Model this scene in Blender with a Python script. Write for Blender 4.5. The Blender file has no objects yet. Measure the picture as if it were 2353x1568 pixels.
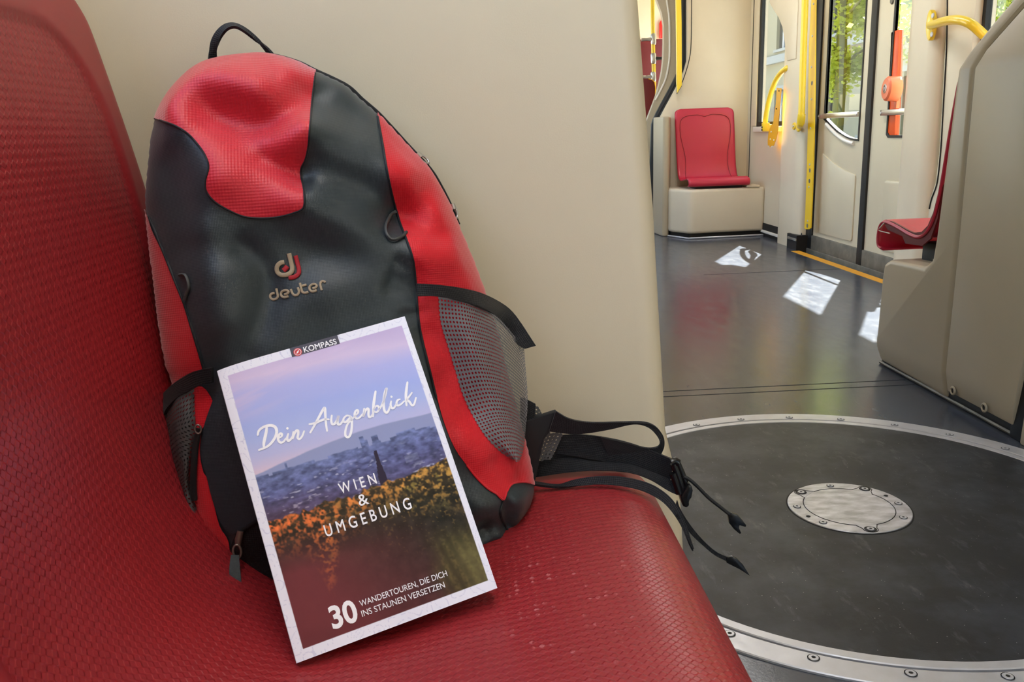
import bpy, bmesh, math, random
import numpy as np
from mathutils import Vector, Matrix, noise
from mathutils.geometry import delaunay_2d_cdt

random.seed(7)
SC = bpy.context.scene
COL = SC.collection
PI = math.pi

# ------------------------------------------------------------------ camera, light, exposure
FPX = 1950.0
H_EYE = 0.74
PITCH, ROLL, YAW = math.radians(13.67), math.radians(-2.01), -0.045
_f = np.array([-math.sin(YAW)*math.cos(PITCH), math.cos(YAW)*math.cos(PITCH), -math.sin(PITCH)])
_r = np.array([math.cos(YAW), math.sin(YAW), 0.0])
_u = np.cross(_r, _f)
CR = math.cos(ROLL)*_r + math.sin(ROLL)*_u
CU = -math.sin(ROLL)*_r + math.cos(ROLL)*_u
CF = _f
EYE = np.array([0, 0, H_EYE])
cam_d = bpy.data.cameras.new('camera')
cam_d.sensor_fit = 'HORIZONTAL'; cam_d.sensor_width = 36.0
cam_d.lens = FPX/2353*36.0
cam_d.clip_start = 0.02; cam_d.clip_end = 300
cam = bpy.data.objects.new('camera', cam_d)
COL.objects.link(cam)
cam.matrix_world = Matrix(((CR[0], CU[0], -CF[0], EYE[0]), (CR[1], CU[1], -CF[1], EYE[1]), (CR[2], CU[2], -CF[2], EYE[2]), (0, 0, 0, 1)))
SC.camera = cam

SUN_TO = Vector((0.40, 0.73, 1.0)).normalized()
SKY_STRENGTH, SUN_STRENGTH, EXPOSURE = 0.84, 82.0, 0.68
world = bpy.data.worlds.new('world'); SC.world = world
world.use_nodes = True
wn = world.node_tree.nodes; wl = world.node_tree.links
wn.clear()
wo = wn.new('ShaderNodeOutputWorld'); wb = wn.new('ShaderNodeBackground'); ws = wn.new('ShaderNodeTexSky')
ws.sky_type = 'NISHITA'; ws.sun_disc = False
ws.sun_elevation = math.asin(SUN_TO.z); ws.sun_rotation = math.atan2(SUN_TO.x, SUN_TO.y)
ws.air_density = 1.2; ws.dust_density = 2.5; ws.ozone_density = 1.0
wb.inputs[1].default_value = SKY_STRENGTH
wt = wn.new('ShaderNodeMix'); wt.data_type = 'RGBA'; wt.blend_type = 'MULTIPLY'; wt.inputs[0].default_value = 1.0; wt.inputs[7].default_value = (1.0, .99, .965, 1)
wl.new(ws.outputs[0], wt.inputs[6]); wl.new(wt.outputs[2], wb.inputs[0]); wl.new(wb.outputs[0], wo.inputs[0])
sun_d = bpy.data.lights.new('sun', 'SUN'); sun_d.energy = SUN_STRENGTH; sun_d.angle = math.radians(0.5); sun_d.color = (1, .95, .87)
sun = bpy.data.objects.new('sun', sun_d); COL.objects.link(sun)
sun.rotation_euler = SUN_TO.to_track_quat('Z', 'Y').to_euler()
# fill lights added under the unseen ceiling (their added housings come further down)
for (lx, ly, sx, sy, e, colr) in ((0.02, 0.0, 0.25, 1.6, 8.0, (1, .98, .97)), (1.15, 4.2, 0.25, 2.6, 14.0, (1, .98, .96))):
    ad = bpy.data.lights.new('ceiling_fill_light', 'AREA'); ad.shape = 'RECTANGLE'; ad.size = sx; ad.size_y = sy; ad.energy = e; ad.color = colr
    ao = bpy.data.objects.new('ceiling_fill_light', ad); COL.objects.link(ao); ao.location = (lx, ly, 2.12)
vs = SC.view_settings
SC.display_settings.display_device = 'sRGB'
vs.view_transform = 'Standard'; vs.look = 'None'; vs.gamma = 1.0; vs.exposure = EXPOSURE; vs.use_curve_mapping = False
SC.cycles.diffuse_bounces = 6; SC.cycles.max_bounces = 12; SC.cycles.transparent_max_bounces = 16
SC.cycles.sample_clamp_indirect = 6.0; SC.cycles.use_denoising = True

# ------------------------------------------------------------------ small tools
def ray(px, py):
    return CF + (px-1176.5)/FPX*CR - (py-784.0)/FPX*CU
def at(px, py, ax, val):
    """the point of the plane ax = val (x, y or z) that the photograph shows at px, py"""
    d = ray(px, py); i = 'xyz'.index(ax); t = (val-EYE[i])/d[i]
    return EYE + d*t
def srgb(r, g, b):
    return tuple((c/255/12.92 if c/255 <= .04045 else ((c/255+.055)/1.055)**2.4) for c in (r, g, b)) + (1.0,)

def tag(o, label=None, cat=None, group=None, kind=None):
    if label: o['label'] = label
    if cat: o['category'] = cat
    if group: o['group'] = group
    if kind: o['kind'] = kind
    return o
def adopt(o, parent):
    if parent is not None:
        o.parent = parent
        o.matrix_parent_inverse = parent.matrix_world.inverted()
def empty(name, loc, label=None, cat=None, group=None):
    o = bpy.data.objects.new(name, None); COL.objects.link(o)
    o.location = loc; o.matrix_world = Matrix.Translation(Vector(loc)); o.empty_display_size = .05
    return tag(o, label, cat, group)
def mesh(name, verts, faces, mat, parent=None, smooth=True, uvs=None):
    me = bpy.data.meshes.new(name)
    me.from_pydata([tuple(map(float, v)) for v in verts], [], faces)
    if uvs is not None:
        l = me.uv_layers.new(name='UVMap')
        idx = np.empty(len(me.loops), dtype=np.int32); me.loops.foreach_get('vertex_index', idx)
        l.data.foreach_set('uv', np.asarray(uvs, dtype=np.float32)[idx].ravel())
    me.materials.append(mat)
    if smooth: me.polygons.foreach_set('use_smooth', np.ones(len(me.polygons), dtype=bool))
    me.update()
    o = bpy.data.objects.new(name, me); COL.objects.link(o)
    adopt(o, parent)
    return o
def from_bm(name, bm, mat, parent=None, smooth=False, angle=None):
    me = bpy.data.meshes.new(name)
    bmesh.ops.recalc_face_normals(bm, faces=bm.faces[:])
    bm.to_mesh(me); bm.free()
    me.materials.append(mat)
    if smooth:
        me.polygons.foreach_set('use_smooth', np.ones(len(me.polygons), dtype=bool))
        me.set_sharp_from_angle(angle=math.radians(angle or 40))
    o = bpy.data.objects.new(name, me); COL.objects.link(o)
    adopt(o, parent)
    return o
def bevel(bm, w, seg=2, ang=30):
    if w <= 0: return
    es = [e for e in bm.edges if len(e.link_faces) == 2 and e.calc_face_angle(0) > math.radians(ang)]
    bmesh.ops.bevel(bm, geom=es, offset=w, segments=seg, affect='EDGES', profile=.6, clamp_overlap=True)
def box(name, lo, hi, mat, parent=None, bev=.0, seg=2):
    bm = bmesh.new(); bmesh.ops.create_cube(bm, size=1)
    lo = Vector(lo); hi = Vector(hi)
    for v in bm.verts: v.co = Vector([(lo[i]+hi[i])/2 + v.co[i]*(hi[i]-lo[i]) for i in range(3)])
    bevel(bm, bev, seg)
    return from_bm(name, bm, mat, parent, smooth=bev > 0)
def prism(name, poly, ax, a, b, mat, parent=None, bev=0, seg=2, warp=None, holes=(), cuts=()):
    """polygon in the two other axes (in xyz order) extruded along ax from a to b; holes are polygons"""
    i = 'xyz'.index(ax); o2 = [k for k in range(3) if k != i]
    bm = bmesh.new()
    loops = [poly] + list(holes); pts = []; edges = []
    for lp in loops:
        n0 = len(pts); pts += [Vector((p[0], p[1])) for p in lp]
        edges += [(n0+k, n0+(k+1) % len(lp)) for k in range(len(lp))]
    if holes:
        res = delaunay_2d_cdt(pts, edges, [], 1, 1e-7)
        P2, F2 = res[0], res[2]
        def inside(p, lp):
            c = False
            for k in range(len(lp)):
                x1, y1 = lp[k]; x2, y2 = lp[k-1]
                if (y1 > p[1]) != (y2 > p[1]) and p[0] < (x2-x1)*(p[1]-y1)/(y2-y1)+x1: c = not c
            return c
        F2 = [f for f in F2 if not any(inside(sum((P2[k] for k in f), Vector((0, 0)))/len(f), h) for h in holes)]
        F2 = [f for f in F2 if inside(sum((P2[k] for k in f), Vector((0, 0)))/len(f), poly)]
        vs_ = []
        for p in P2:
            co = [0, 0, 0]; co[o2[0]], co[o2[1]] = p; co[i] = a; vs_.append(bm.verts.new(co))
        fs = [bm.faces.new([vs_[k] for k in f]) for f in F2]
    else:
        vs_ = []
        for p in poly:
            co = [0, 0, 0]; co[o2[0]], co[o2[1]] = p[0], p[1]; co[i] = a; vs_.append(bm.verts.new(co))
        fs = [bm.faces.new(vs_)]
    r = bmesh.ops.extrude_face_region(bm, geom=fs)
    for v in [g for g in r['geom'] if isinstance(g, bmesh.types.BMVert)]: v.co[i] = b
    bmesh.ops.recalc_face_normals(bm, faces=bm.faces[:])
    bevel(bm, bev, seg)
    for z in cuts: bmesh.ops.bisect_plane(bm, geom=bm.verts[:]+bm.edges[:]+bm.faces[:], plane_co=(0, 0, z), plane_no=(0, 0, 1))
    if warp:
        for v in bm.verts: v.co = Vector(warp(v.co))
    return from_bm(name, bm, mat, parent, smooth=bev > 0)
def catmull(P, n=8, closed=False):
    P = [np.array(p, float) for p in P]; out = []
    m = len(P)
    for k in range(m if closed else m-1):
        p0 = P[k-1] if (k > 0 or closed) else 2*P[0]-P[1]
        p1 = P[k]; p2 = P[(k+1) % m]
        p3 = P[(k+2) % m] if (k+2 < m or closed) else 2*P[-1]-P[-2]
        for s in range(n):
            t = s/n
            out.append(.5*((2*p1)+(p2-p0)*t+(2*p0-5*p1+4*p2-p3)*t*t+(3*p1-p0-3*p2+p3)*t**3))
    if not closed: out.append(P[-1])
    return out
def tube(name, pts, rad, mat, parent=None, sides=10, closed=False, flat=1.0, flat_dir=None, caps=True):
    """round bar along pts; rad a number or one per point; flat squashes it along flat_dir"""
    P = [Vector(p) for p in pts]; n = len(P); V = []; F = []
    rads = rad if hasattr(rad, '__len__') else [rad]*n
    nrm = None
    for k in range(n):
        t = (P[(k+1) % n]-P[k-1]) if closed else (P[min(k+1, n-1)]-P[max(k-1, 0)])
        if t.length < 1e-9: t = Vector((0, 0, 1))
        t.normalize()
        if flat_dir is not None:
            a = Vector(flat_dir); a = (a - t*a.dot(t)).normalized()
        elif nrm is None:
            a = t.orthogonal().normalized()
        else:
            a = (nrm - t*nrm.dot(t)).normalized()
        nrm = a; b = t.cross(a)
        for s in range(sides):
            an = 2*PI*s/sides
            V.append(P[k] + (a*math.cos(an)*flat + b*math.sin(an))*rads[k])
    m = n if closed else n-1
    for k in range(m):
        for s in range(sides):
            a0 = k*sides+s; a1 = k*sides+(s+1) % sides; b0 = ((k+1) % n)*sides+s; b1 = ((k+1) % n)*sides+(s+1) % sides
            F.append((a0, a1, b1, b0))
    if caps and not closed:
        F.append(tuple(range(sides))[::-1]); F.append(tuple((n-1)*sides+s for s in range(sides)))
    o = mesh(name, V, F, mat, parent)
    o.data.set_sharp_from_angle(angle=math.radians(60))
    return o
def rail(name, A, B, th, mat, parent=None, cross=4, sub=5):
    """webbing between two rails of 3D points, th thick"""
    A = catmull(A, sub); B = catmull(B, sub); n = len(A)
    G = [[A[k]+(B[k]-A[k])*c/cross for c in range(cross+1)] for k in range(n)]
    V = []; F = []; UV = []
    nr = []
    for k in range(n):
        t = A[min(k+1, n-1)]+B[min(k+1, n-1)]-A[max(k-1, 0)]-B[max(k-1, 0)]
        w = B[k]-A[k]; q = np.cross(t, w); l = np.linalg.norm(q); nr.append(q/l if l > 1e-12 else np.array([0, 0, 1.]))
    L = 0
    for side in (1, -1):
        L = 0
        for k in range(n):
            if k: L += np.linalg.norm((A[k]+B[k]-A[k-1]-B[k-1])/2)
            for c in range(cross+1):
                V.append(G[k][c]+nr[k]*th/2*side); UV.append((L, np.linalg.norm(G[k][c]-G[k][0])))
    W = cross+1; off = n*W
    for k in range(n-1):
        for c in range(cross):
            a = k*W+c; F.append((a, a+1, a+W+1, a+W)); F.append((off+a, off+a+W, off+a+W+1, off+a+1))
        a = k*W; F.append((a, a+W, off+a+W, off+a)); a = k*W+cross; F.append((a, off+a, off+a+W, a+W))
    for c in range(cross):
        F.append((c, off+c, off+c+1, c+1)); a = (n-1)*W+c; F.append((a, a+1, off+a+1, off+a))
    o = mesh(name, V, F, mat, parent, uvs=UV)
    o.data.set_sharp_from_angle(angle=math.radians(50))
    return o
def annulus(name, c, r0, r1, z0, z1, mat, parent=None, n=128, bev=0.0):
    V = []; F = []
    prof = [(r0, z0), (r0, z1-bev), (r0+bev, z1), (r1-bev, z1), (r1, z1-bev), (r1, z0)] if r0 > 0 else [(1e-5, z1), (r1-bev, z1), (r1, z1-bev), (r1, z0)]
    m = len(prof)
    for k in range(n):
        a = 2*PI*k/n
        for (r, z) in prof: V.append((c[0]+r*math.cos(a), c[1]+r*math.sin(a), z))
    for k in range(n):
        for j in range(m-1):
            a = k*m+j; b = ((k+1) % n)*m+j
            F.append((a, b, b+1, a+1))
    o = mesh(name, V, F, mat, parent)
    o.data.set_sharp_from_angle(angle=math.radians(30))
    return o
def lathe(name, prof, centre, axis, mat, parent=None, n=32):
    """prof: list of (radius, distance along axis)"""
    ax = Vector(axis).normalized(); a = ax.orthogonal().normalized(); b = ax.cross(a); c = Vector(centre)
    V = []; F = []; m = len(prof)
    for k in range(n):
        t = 2*PI*k/n
        for (r, z) in prof: V.append(c+ax*z+(a*math.cos(t)+b*math.sin(t))*max(r, 1e-6))
    for k in range(n):
        for j in range(m-1):
            p = k*m+j; q = ((k+1) % n)*m+j; F.append((p, q, q+1, p+1))
    o = mesh(name, V, F, mat, parent)
    o.data.set_sharp_from_angle(angle=math.radians(35))
    return o

# ------------------------------------------------------------------ materials
def mat(name, col, rough=.5, metal=0.0, spec=.5, coat=0.0, build=None):
    m = bpy.data.materials.new(name); m.use_nodes = True
    b = m.node_tree.nodes['Principled BSDF']
    b.inputs['Base Color'].default_value = col
    b.inputs['Roughness'].default_value = rough
    b.inputs['Metallic'].default_value = metal
    b.inputs['Specular IOR Level'].default_value = spec
    if coat: b.inputs['Coat Weight'].default_value = coat; b.inputs['Coat Roughness'].default_value = .15
    if build: build(m.node_tree.nodes, m.node_tree.links, b)
    return m
def nz(n, l, scale, detail=4, src='Object', stretch=None, rough=.55):
    tc = n.new('ShaderNodeTexCoord'); t = n.new('ShaderNodeTexNoise')
    t.inputs['Scale'].default_value = scale; t.inputs['Detail'].default_value = detail; t.inputs['Roughness'].default_value = rough
    if stretch:
        mp = n.new('ShaderNodeMapping'); mp.inputs['Scale'].default_value = stretch
        l.new(tc.outputs[src], mp.inputs[0]); l.new(mp.outputs[0], t.inputs['Vector'])
    else:
        l.new(tc.outputs[src], t.inputs['Vector'])
    return t.outputs[0]
def ramp(n, l, src, stops):
    r = n.new('ShaderNodeValToRGB'); e = r.color_ramp.elements
    while len(e) < len(stops): e.new(.5)
    for k, (p, c) in enumerate(stops): e[k].position = p; e[k].color = c if len(c) == 4 else tuple(c)+(1,)
    l.new(src, r.inputs[0]); return r.outputs[0]
def mixc(n, l, fac, a, b, mode='MIX'):
    x = n.new('ShaderNodeMix'); x.data_type = 'RGBA'; x.blend_type = mode
    for s, v in ((x.inputs[0], fac), (x.inputs[6], a), (x.inputs[7], b)):
        if hasattr(v, 'is_linked'): l.new(v, s)
        else: s.default_value = v
    return x.outputs[2]
def mth(n, l, op, a, b=None, c=None):
    x = n.new('ShaderNodeMath'); x.operation = op
    for s, v in zip(x.inputs, (a, b, c)):
        if v is None: continue
        if hasattr(v, 'is_linked'): l.new(v, s)
        else: s.default_value = v
    return x.outputs[0]
def bump(n, l, b, h, dist, strength=1.0):
    x = n.new('ShaderNodeBump'); x.inputs['Distance'].default_value = dist; x.inputs['Strength'].default_value = strength
    l.new(h, x.inputs['Height']); l.new(x.outputs[0], b.inputs['Normal'])
def lattice(n, l, pu, pv, src='UV'):
    """0..1 height field of staggered dots with periods pu, pv"""
    tc = n.new('ShaderNodeTexCoord'); s = n.new('ShaderNodeSeparateXYZ'); l.new(tc.outputs[src], s.inputs[0])
    a = mth(n, l, 'COSINE', mth(n, l, 'MULTIPLY', s.outputs[0], 2*PI/pu)); c = mth(n, l, 'COSINE', mth(n, l, 'MULTIPLY', s.outputs[1], 2*PI/pv))
    return mth(n, l, 'MULTIPLY_ADD', mth(n, l, 'ADD', a, c), .25, .5)

def b_panel(n, l, b):
    f = nz(n, l, 3.0, 5); l.new(mixc(n, l, ramp(n, l, f, [(.35, (.9, .9, .9)), (.7, (1.04, 1.03, 1.02))]), srgb(0, 0, 0), b.inputs['Base Color'].default_value, 'MIX') if False else mixc(n, l, 1.0, b.inputs['Base Color'].default_value, ramp(n, l, f, [(.3, (.93, .92, .91)), (.7, (1, 1, 1))]), 'MULTIPLY'), b.inputs['Base Color'])
    bump(n, l, b, nz(n, l, 700, 2), .0002, .35)
M = {}
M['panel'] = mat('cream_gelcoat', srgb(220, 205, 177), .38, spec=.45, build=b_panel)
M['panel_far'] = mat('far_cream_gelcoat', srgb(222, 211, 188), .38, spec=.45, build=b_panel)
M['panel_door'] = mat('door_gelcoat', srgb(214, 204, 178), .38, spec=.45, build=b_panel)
M['panel_shaded'] = mat('shaded_gelcoat', srgb(180, 168, 145), .40, spec=.45, build=b_panel)  # darker copy of the cream gelcoat; the portal's shade is in the colour
M['black_rubber'] = mat('black_rubber', srgb(20, 19, 18), .55)
M['dark'] = mat('dark_recess', srgb(28, 26, 24), .8)
M['white_lip'] = mat('white_lip', srgb(232, 228, 220), .35)
M['ceiling'] = mat('ceiling_white', srgb(225, 220, 210), .6)
def b_floor(n, l, b):
    f = nz(n, l, 2.2, 6, stretch=(1, .45, 1)); g = nz(n, l, 14, 8, stretch=(1.4, .5, 1), rough=.7)
    base = mixc(n, l, f, srgb(48, 52, 62), srgb(70, 76, 90))
    sc = ramp(n, l, g, [(.52, (0, 0, 0)), (.72, (1, 1, 1))])
    base = mixc(n, l, mth(n, l, 'MULTIPLY', sc, .35), base, srgb(108, 110, 114))
    tc = n.new('ShaderNodeTexCoord'); v = n.new('ShaderNodeTexVoronoi'); v.inputs['Scale'].default_value = 60
    l.new(tc.outputs['Object'], v.inputs['Vector'])
    sp = mth(n, l, 'LESS_THAN', v.outputs['Distance'], .045)
    base = mixc(n, l, mth(n, l, 'MULTIPLY', sp, .5), base, srgb(190, 190, 190))
    l.new(base, b.inputs['Base Color'])
    l.new(mth(n, l, 'MULTIPLY_ADD', g, .22, .10), b.inputs['Roughness'])
    bump(n, l, b, nz(n, l, 160, 3), .0004, .35)
M['floor'] = mat('dark_vinyl_floor', srgb(66, 67, 70), .3, spec=.6, build=b_floor)
def b_disc(n, l, b):
    f = nz(n, l, 5, 7, rough=.65); g = nz(n, l, 30, 6, stretch=(1, .35, 1), rough=.7)
    base = mixc(n, l, ramp(n, l, f, [(.44, (0, 0, 0)), (.66, (1, 1, 1))]), srgb(25, 27, 31), srgb(51, 56, 65))
    base = mixc(n, l, mth(n, l, 'MULTIPLY', ramp(n, l, g, [(.58, (0, 0, 0)), (.8, (1, 1, 1))]), .4), base, srgb(130, 133, 138))
    tc = n.new('ShaderNodeTexCoord'); v = n.new('ShaderNodeTexVoronoi'); v.inputs['Scale'].default_value = 75
    l.new(tc.outputs['Object'], v.inputs['Vector'])
    base = mixc(n, l, mth(n, l, 'MULTIPLY', mth(n, l, 'LESS_THAN', v.outputs['Distance'], .05), .6), base, srgb(200, 200, 200))
    l.new(base, b.inputs['Base Color'])
    l.new(mth(n, l, 'MULTIPLY_ADD', f, -.25, .62), b.inputs['Roughness'])
    bump(n, l, b, nz(n, l, 500, 2), .0003, .4)
M['disc'] = mat('turntable_vinyl', srgb(58, 59, 62), .45, spec=.4, build=b_disc)
def b_steel(n, l, b):
    f = nz(n, l, 30, 6); l.new(mixc(n, l, f, srgb(178, 178, 182), srgb(212, 213, 220)), b.inputs['Base Color'])
    l.new(mth(n, l, 'MULTIPLY_ADD', nz(n, l, 60, 5), .3, .25), b.inputs['Roughness'])
M['steel'] = mat('worn_steel', srgb(190, 190, 192), .35, metal=.45, build=b_steel)
M['steel_lid'] = mat('scuffed_steel', srgb(190, 190, 196), .4, metal=.6, build=lambda n, l, b: (l.new(mixc(n, l, ramp(n, l, nz(n, l, 26, 7, stretch=(1, 2.2, 1)), [(.35, (0, 0, 0)), (.65, (1, 1, 1))]), srgb(168, 168, 174), srgb(214, 214, 222)), b.inputs['Base Color'])))
M['silver'] = mat('silver_metal', srgb(190, 188, 184), .28, metal=.9)
M['shaded_metal'] = mat('shaded_dark_metal', srgb(120, 104, 98), .35, metal=.8)  # darker metal for the low pulls, shade put into the colour
M['grey_metal'] = mat('grimy_aluminium', srgb(120, 116, 106), .5, metal=.4, build=lambda n, l, b: l.new(mixc(n, l, nz(n, l, 18, 6), srgb(70, 66, 58), srgb(150, 146, 134)), b.inputs['Base Color']))
M['yellow'] = mat('yellow_enamel', srgb(246, 212, 56), .3, spec=.5, coat=.4)
M['yellow_strip'] = mat('yellow_strip_enamel', srgb(236, 196, 24), .4)
M['yellow_strap'] = mat('yellow_strap_plastic', srgb(244, 178, 30), .4)
M['yellow_floor'] = mat('yellow_floor_line', srgb(222, 160, 40), .5)
M['orange'] = mat('orange_enamel', srgb(232, 84, 14), .4)
M['orange_light'] = mat('pale_orange_plastic', srgb(240, 124, 84), .4)
M['red_ext'] = mat('bright_red_enamel', srgb(225, 30, 25), .35)
M['sticker'] = mat('blue_sticker', srgb(40, 120, 190), .4)
M['white'] = mat('white_print', srgb(235, 235, 235), .5)

def b_glass(m, tint=(.64, .66, .65, 1)):
    n = m.node_tree.nodes; l = m.node_tree.links; n.clear()
    o = n.new('ShaderNodeOutputMaterial'); t = n.new('ShaderNodeBsdfTransparent'); g = n.new('ShaderNodeBsdfGlossy'); x = n.new('ShaderNodeMixShader'); fr = n.new('ShaderNodeFresnel')
    t.inputs[0].default_value = tint; g.inputs['Roughness'].default_value = .02; fr.inputs[0].default_value = 1.45
    ge = n.new('ShaderNodeNewGeometry'); inv = mth(n, l, 'SUBTRACT', 1.0, ge.outputs['Backfacing'])
    l.new(mth(n, l, 'MULTIPLY', fr.outputs[0], inv), x.inputs[0]); l.new(t.outputs[0], x.inputs[1]); l.new(g.outputs[0], x.inputs[2]); l.new(x.outputs[0], o.inputs[0])
M['glass'] = bpy.data.materials.new('window_glass'); M['glass'].use_nodes = True; b_glass(M['glass'])
M['clear_glass'] = bpy.data.materials.new('clear_glass'); M['clear_glass'].use_nodes = True; b_glass(M['clear_glass'], (.97, .98, .97, 1))

def seat_build(period, worn):
    def f(n, l, b):
        h = lattice(n, l, period, period)
        base = mixc(n, l, nz(n, l, 9, 5), srgb(138, 32, 38), srgb(156, 40, 46))
        if worn:
            at_ = n.new('ShaderNodeAttribute'); at_.attribute_name = 'wear'
            g = nz(n, l, 85, 6, rough=.75)
            fl = mth(n, l, 'MULTIPLY', ramp(n, l, g, [(.57, (0, 0, 0)), (.62, (1, 1, 1))]), at_.outputs['Fac'])
            fl = mth(n, l, 'MULTIPLY', fl, ramp(n, l, h, [(.62, (0, 0, 0)), (.78, (1, 1, 1))]))
            base = mixc(n, l, mth(n, l, 'MULTIPLY', fl, .8), base, srgb(222, 140, 140))
        l.new(base, b.inputs['Base Color'])
        ins = n.new('ShaderNodeAttribute'); ins.attribute_name = 'inset'
        hb = ramp(n, l, h, [(.38, (0, 0, 0)), (.66, (1, 1, 1))])
        bump(n, l, b, mth(n, l, 'MULTIPLY', hb, ins.outputs['Fac']), .0007, .5)
    return f
M['seat'] = mat('red_embossed_plastic', srgb(165, 28, 38), .36, spec=.5, build=seat_build(.0060, True))
M['seat_lit'] = mat('red_lit_plastic', srgb(192, 40, 66), .36, spec=.5)  # lighter, pinker copy of the seat red with sun bounce in the colour
M['red_far'] = mat('dark_red_plastic', srgb(104, 12, 18), .5)

def fabric(c1, c2, period, strength, rough=.75, sheen=.25, spec=.3):
    def f(n, l, b):
        l.new(mixc(n, l, nz(n, l, 14, 5), c1, c2), b.inputs['Base Color'])
        h = lattice(n, l, period, period)
        bump(n, l, b, h, .0005, strength)
        b.inputs['Sheen Weight'].default_value = sheen; b.inputs['Sheen Roughness'].default_value = .4
    return mat('fabric', c1, rough, spec=spec, build=f)
M['charcoal'] = fabric(srgb(38, 47, 51), srgb(47, 56, 60), .0011, .2, .42, .12, .5)
M['charcoal_blue'] = fabric(srgb(34, 40, 46), srgb(44, 50, 56), .0011, .25, .6, .15)
M['red_rip'] = fabric(srgb(188, 26, 42), srgb(206, 36, 52), .0022, .45, .45, .5, .4)
M['red_side'] = fabric(srgb(196, 20, 34), srgb(212, 28, 42), .0017, .35, .5, .3)
M['webbing'] = fabric(srgb(24, 24, 26), srgb(32, 32, 34), .0016, .5, .6, .1)
M['webbing_dark'] = fabric(srgb(17, 17, 18), srgb(23, 23, 25), .0016, .5, .7, .05)
M['cord'] = mat('black_cord', srgb(22, 22, 24), .6)
M['grey_cord'] = mat('grey_cord', srgb(62, 62, 60), .6)
M['buckle'] = mat('black_buckle_plastic', srgb(16, 16, 17), .25)
M['thread'] = mat('beige_embroidery', srgb(166, 148, 122), .65, build=lambda n, l, b: bump(n, l, b, nz(n, l, 900, 2, stretch=(1, 1, 3)), .0004, .6))
M['thread_red'] = mat('red_embroidery', srgb(168, 22, 36), .65, build=lambda n, l, b: bump(n, l, b, nz(n, l, 900, 2), .0004, .6))
def net_mat(name, col, pu, pv, thr):
    m = mat(name, col, .6)
    n = m.node_tree.nodes; l = m.node_tree.links; b = n['Principled BSDF']
    h = lattice(n, l, pu, pv)
    l.new(mth(n, l, 'LESS_THAN', h, thr), b.inputs['Alpha'])
    return m
M['net'] = net_mat('grey_mesh_fabric', srgb(112, 110, 114), .0026, .0032, .68)
M['net_dark'] = net_mat('dark_mesh_fabric', srgb(70, 68, 68), .0028, .0034, .76)
M['spacer'] = net_mat('spacer_mesh', srgb(84, 84, 84), .0036, .0036, .74)
M['paper'] = mat('page_edges', srgb(226, 222, 214), .8)
M['board'] = mat('book_back_cover', srgb(214, 212, 226), .4)
M['print_white'] = mat('white_lettering', srgb(250, 249, 255), .4)
M['print_navy'] = mat('dark_navy_print', srgb(40, 36, 62), .4)
M['print_red'] = mat('red_print', srgb(200, 30, 44), .4)
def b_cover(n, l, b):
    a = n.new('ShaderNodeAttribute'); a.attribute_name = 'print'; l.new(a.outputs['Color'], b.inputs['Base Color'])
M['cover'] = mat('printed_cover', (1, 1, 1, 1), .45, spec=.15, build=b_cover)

# ------------------------------------------------------------------ the setting: floor, walls, portals, doors, windows
def S(o): o['kind'] = 'structure'; return o
XW = 2.03      # inner face of the right wall
XD = 2.045     # door leaves stand a little further out
TC = (0.721, 1.513)   # centre of the joint's turntable

# floor: plate with a round opening for the turntable, a step down at the doors
circ = [(TC[0]+.5725*math.cos(2*PI*k/96), TC[1]+.5725*math.sin(2*PI*k/96)) for k in range(96)]
floor = S(prism('floor', [(-.45, -2.6), (2.15, -2.6), (2.15, 3.62), (1.975, 3.66), (1.975, 5.06), (2.15, 5.10), (2.15, 12.0), (-.45, 12.0)], 'z', -.08, 0, M['floor'], holes=[circ]))
for (y0, xa, xb) in ((2.335, .2, 1.26), (2.285, .2, 1.26), (4.30, 1.2, 1.97)):
    box('floor_seam', (xa, y0-.0012, -.002), (xb, y0+.0012, .0007), M['dark'], floor)
box('yellow_edge_line', (1.925, 3.62, -.004), (1.976, 5.0, .0012), M['yellow_floor'], floor)
box('door_sill', (1.975, 3.62, -.10), (2.03, 5.08, -.035), M['grey_metal'], floor, bev=.004)
box('door_sill', (2.03, 3.62, -.10), (2.20, 5.08, .012), M['grey_metal'], floor, bev=.004)
box('sill_recess', (1.974, 3.6, -.09), (2.2, 5.1, -.07), M['dark'], floor)
# left hand wall behind the near seat, with its windows (outside the picture they bring the daylight)
def wall_with_windows(name, x0, x1, y0, y1, z1, wins, m):
    holes = [[(a, c), (b, c), (b, d), (a, d)] for (a, b, c, d) in wins]
    w = S(prism(name, [(y0, 0), (y1, 0), (y1, z1), (y0, z1)], 'x', x0, x1, m, holes=holes))
    for (a, b, c, d) in wins:
        if not (x0 > 0 and b < 6.5): box('pane', ((x0+x1)/2-.002, a, c), ((x0+x1)/2+.002, b, d), M['clear_glass'], w)
    return w
wall_with_windows('wall_left', -.46, -.40, -2.6, 12.0, 2.3, [(-2.3, -.9, .95, 1.95), (-.75, .79, 1.0, 1.98), (4.0, 5.6, .8, 1.95), (7.2, 10.5, .8, 1.95)], M['panel_far'])
S(prism('ceiling', [(-.46, -2.6), (2.3, -2.6), (2.3, 12), (-.46, 12)], 'z', 2.3, 2.36, M['ceiling']))
for k, (lx, ly, sx, sy) in enumerate(((0.02, 0.0, .25, 1.6), (1.15, 4.2, .25, 2.6))):
    lt = empty('fill_lamp', (lx, ly, 2.3), ['long added fill lamp over the near seats', 'long added fill lamp over the door area'][k], 'lamp')  # unseen housings added to carry the fill lights
    box('fill_housing', (lx-sx/2-.03, ly-sy/2-.03, 2.14), (lx+sx/2+.03, ly+sy/2+.03, 2.299), M['white_lip'], lt, bev=.01)
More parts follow.
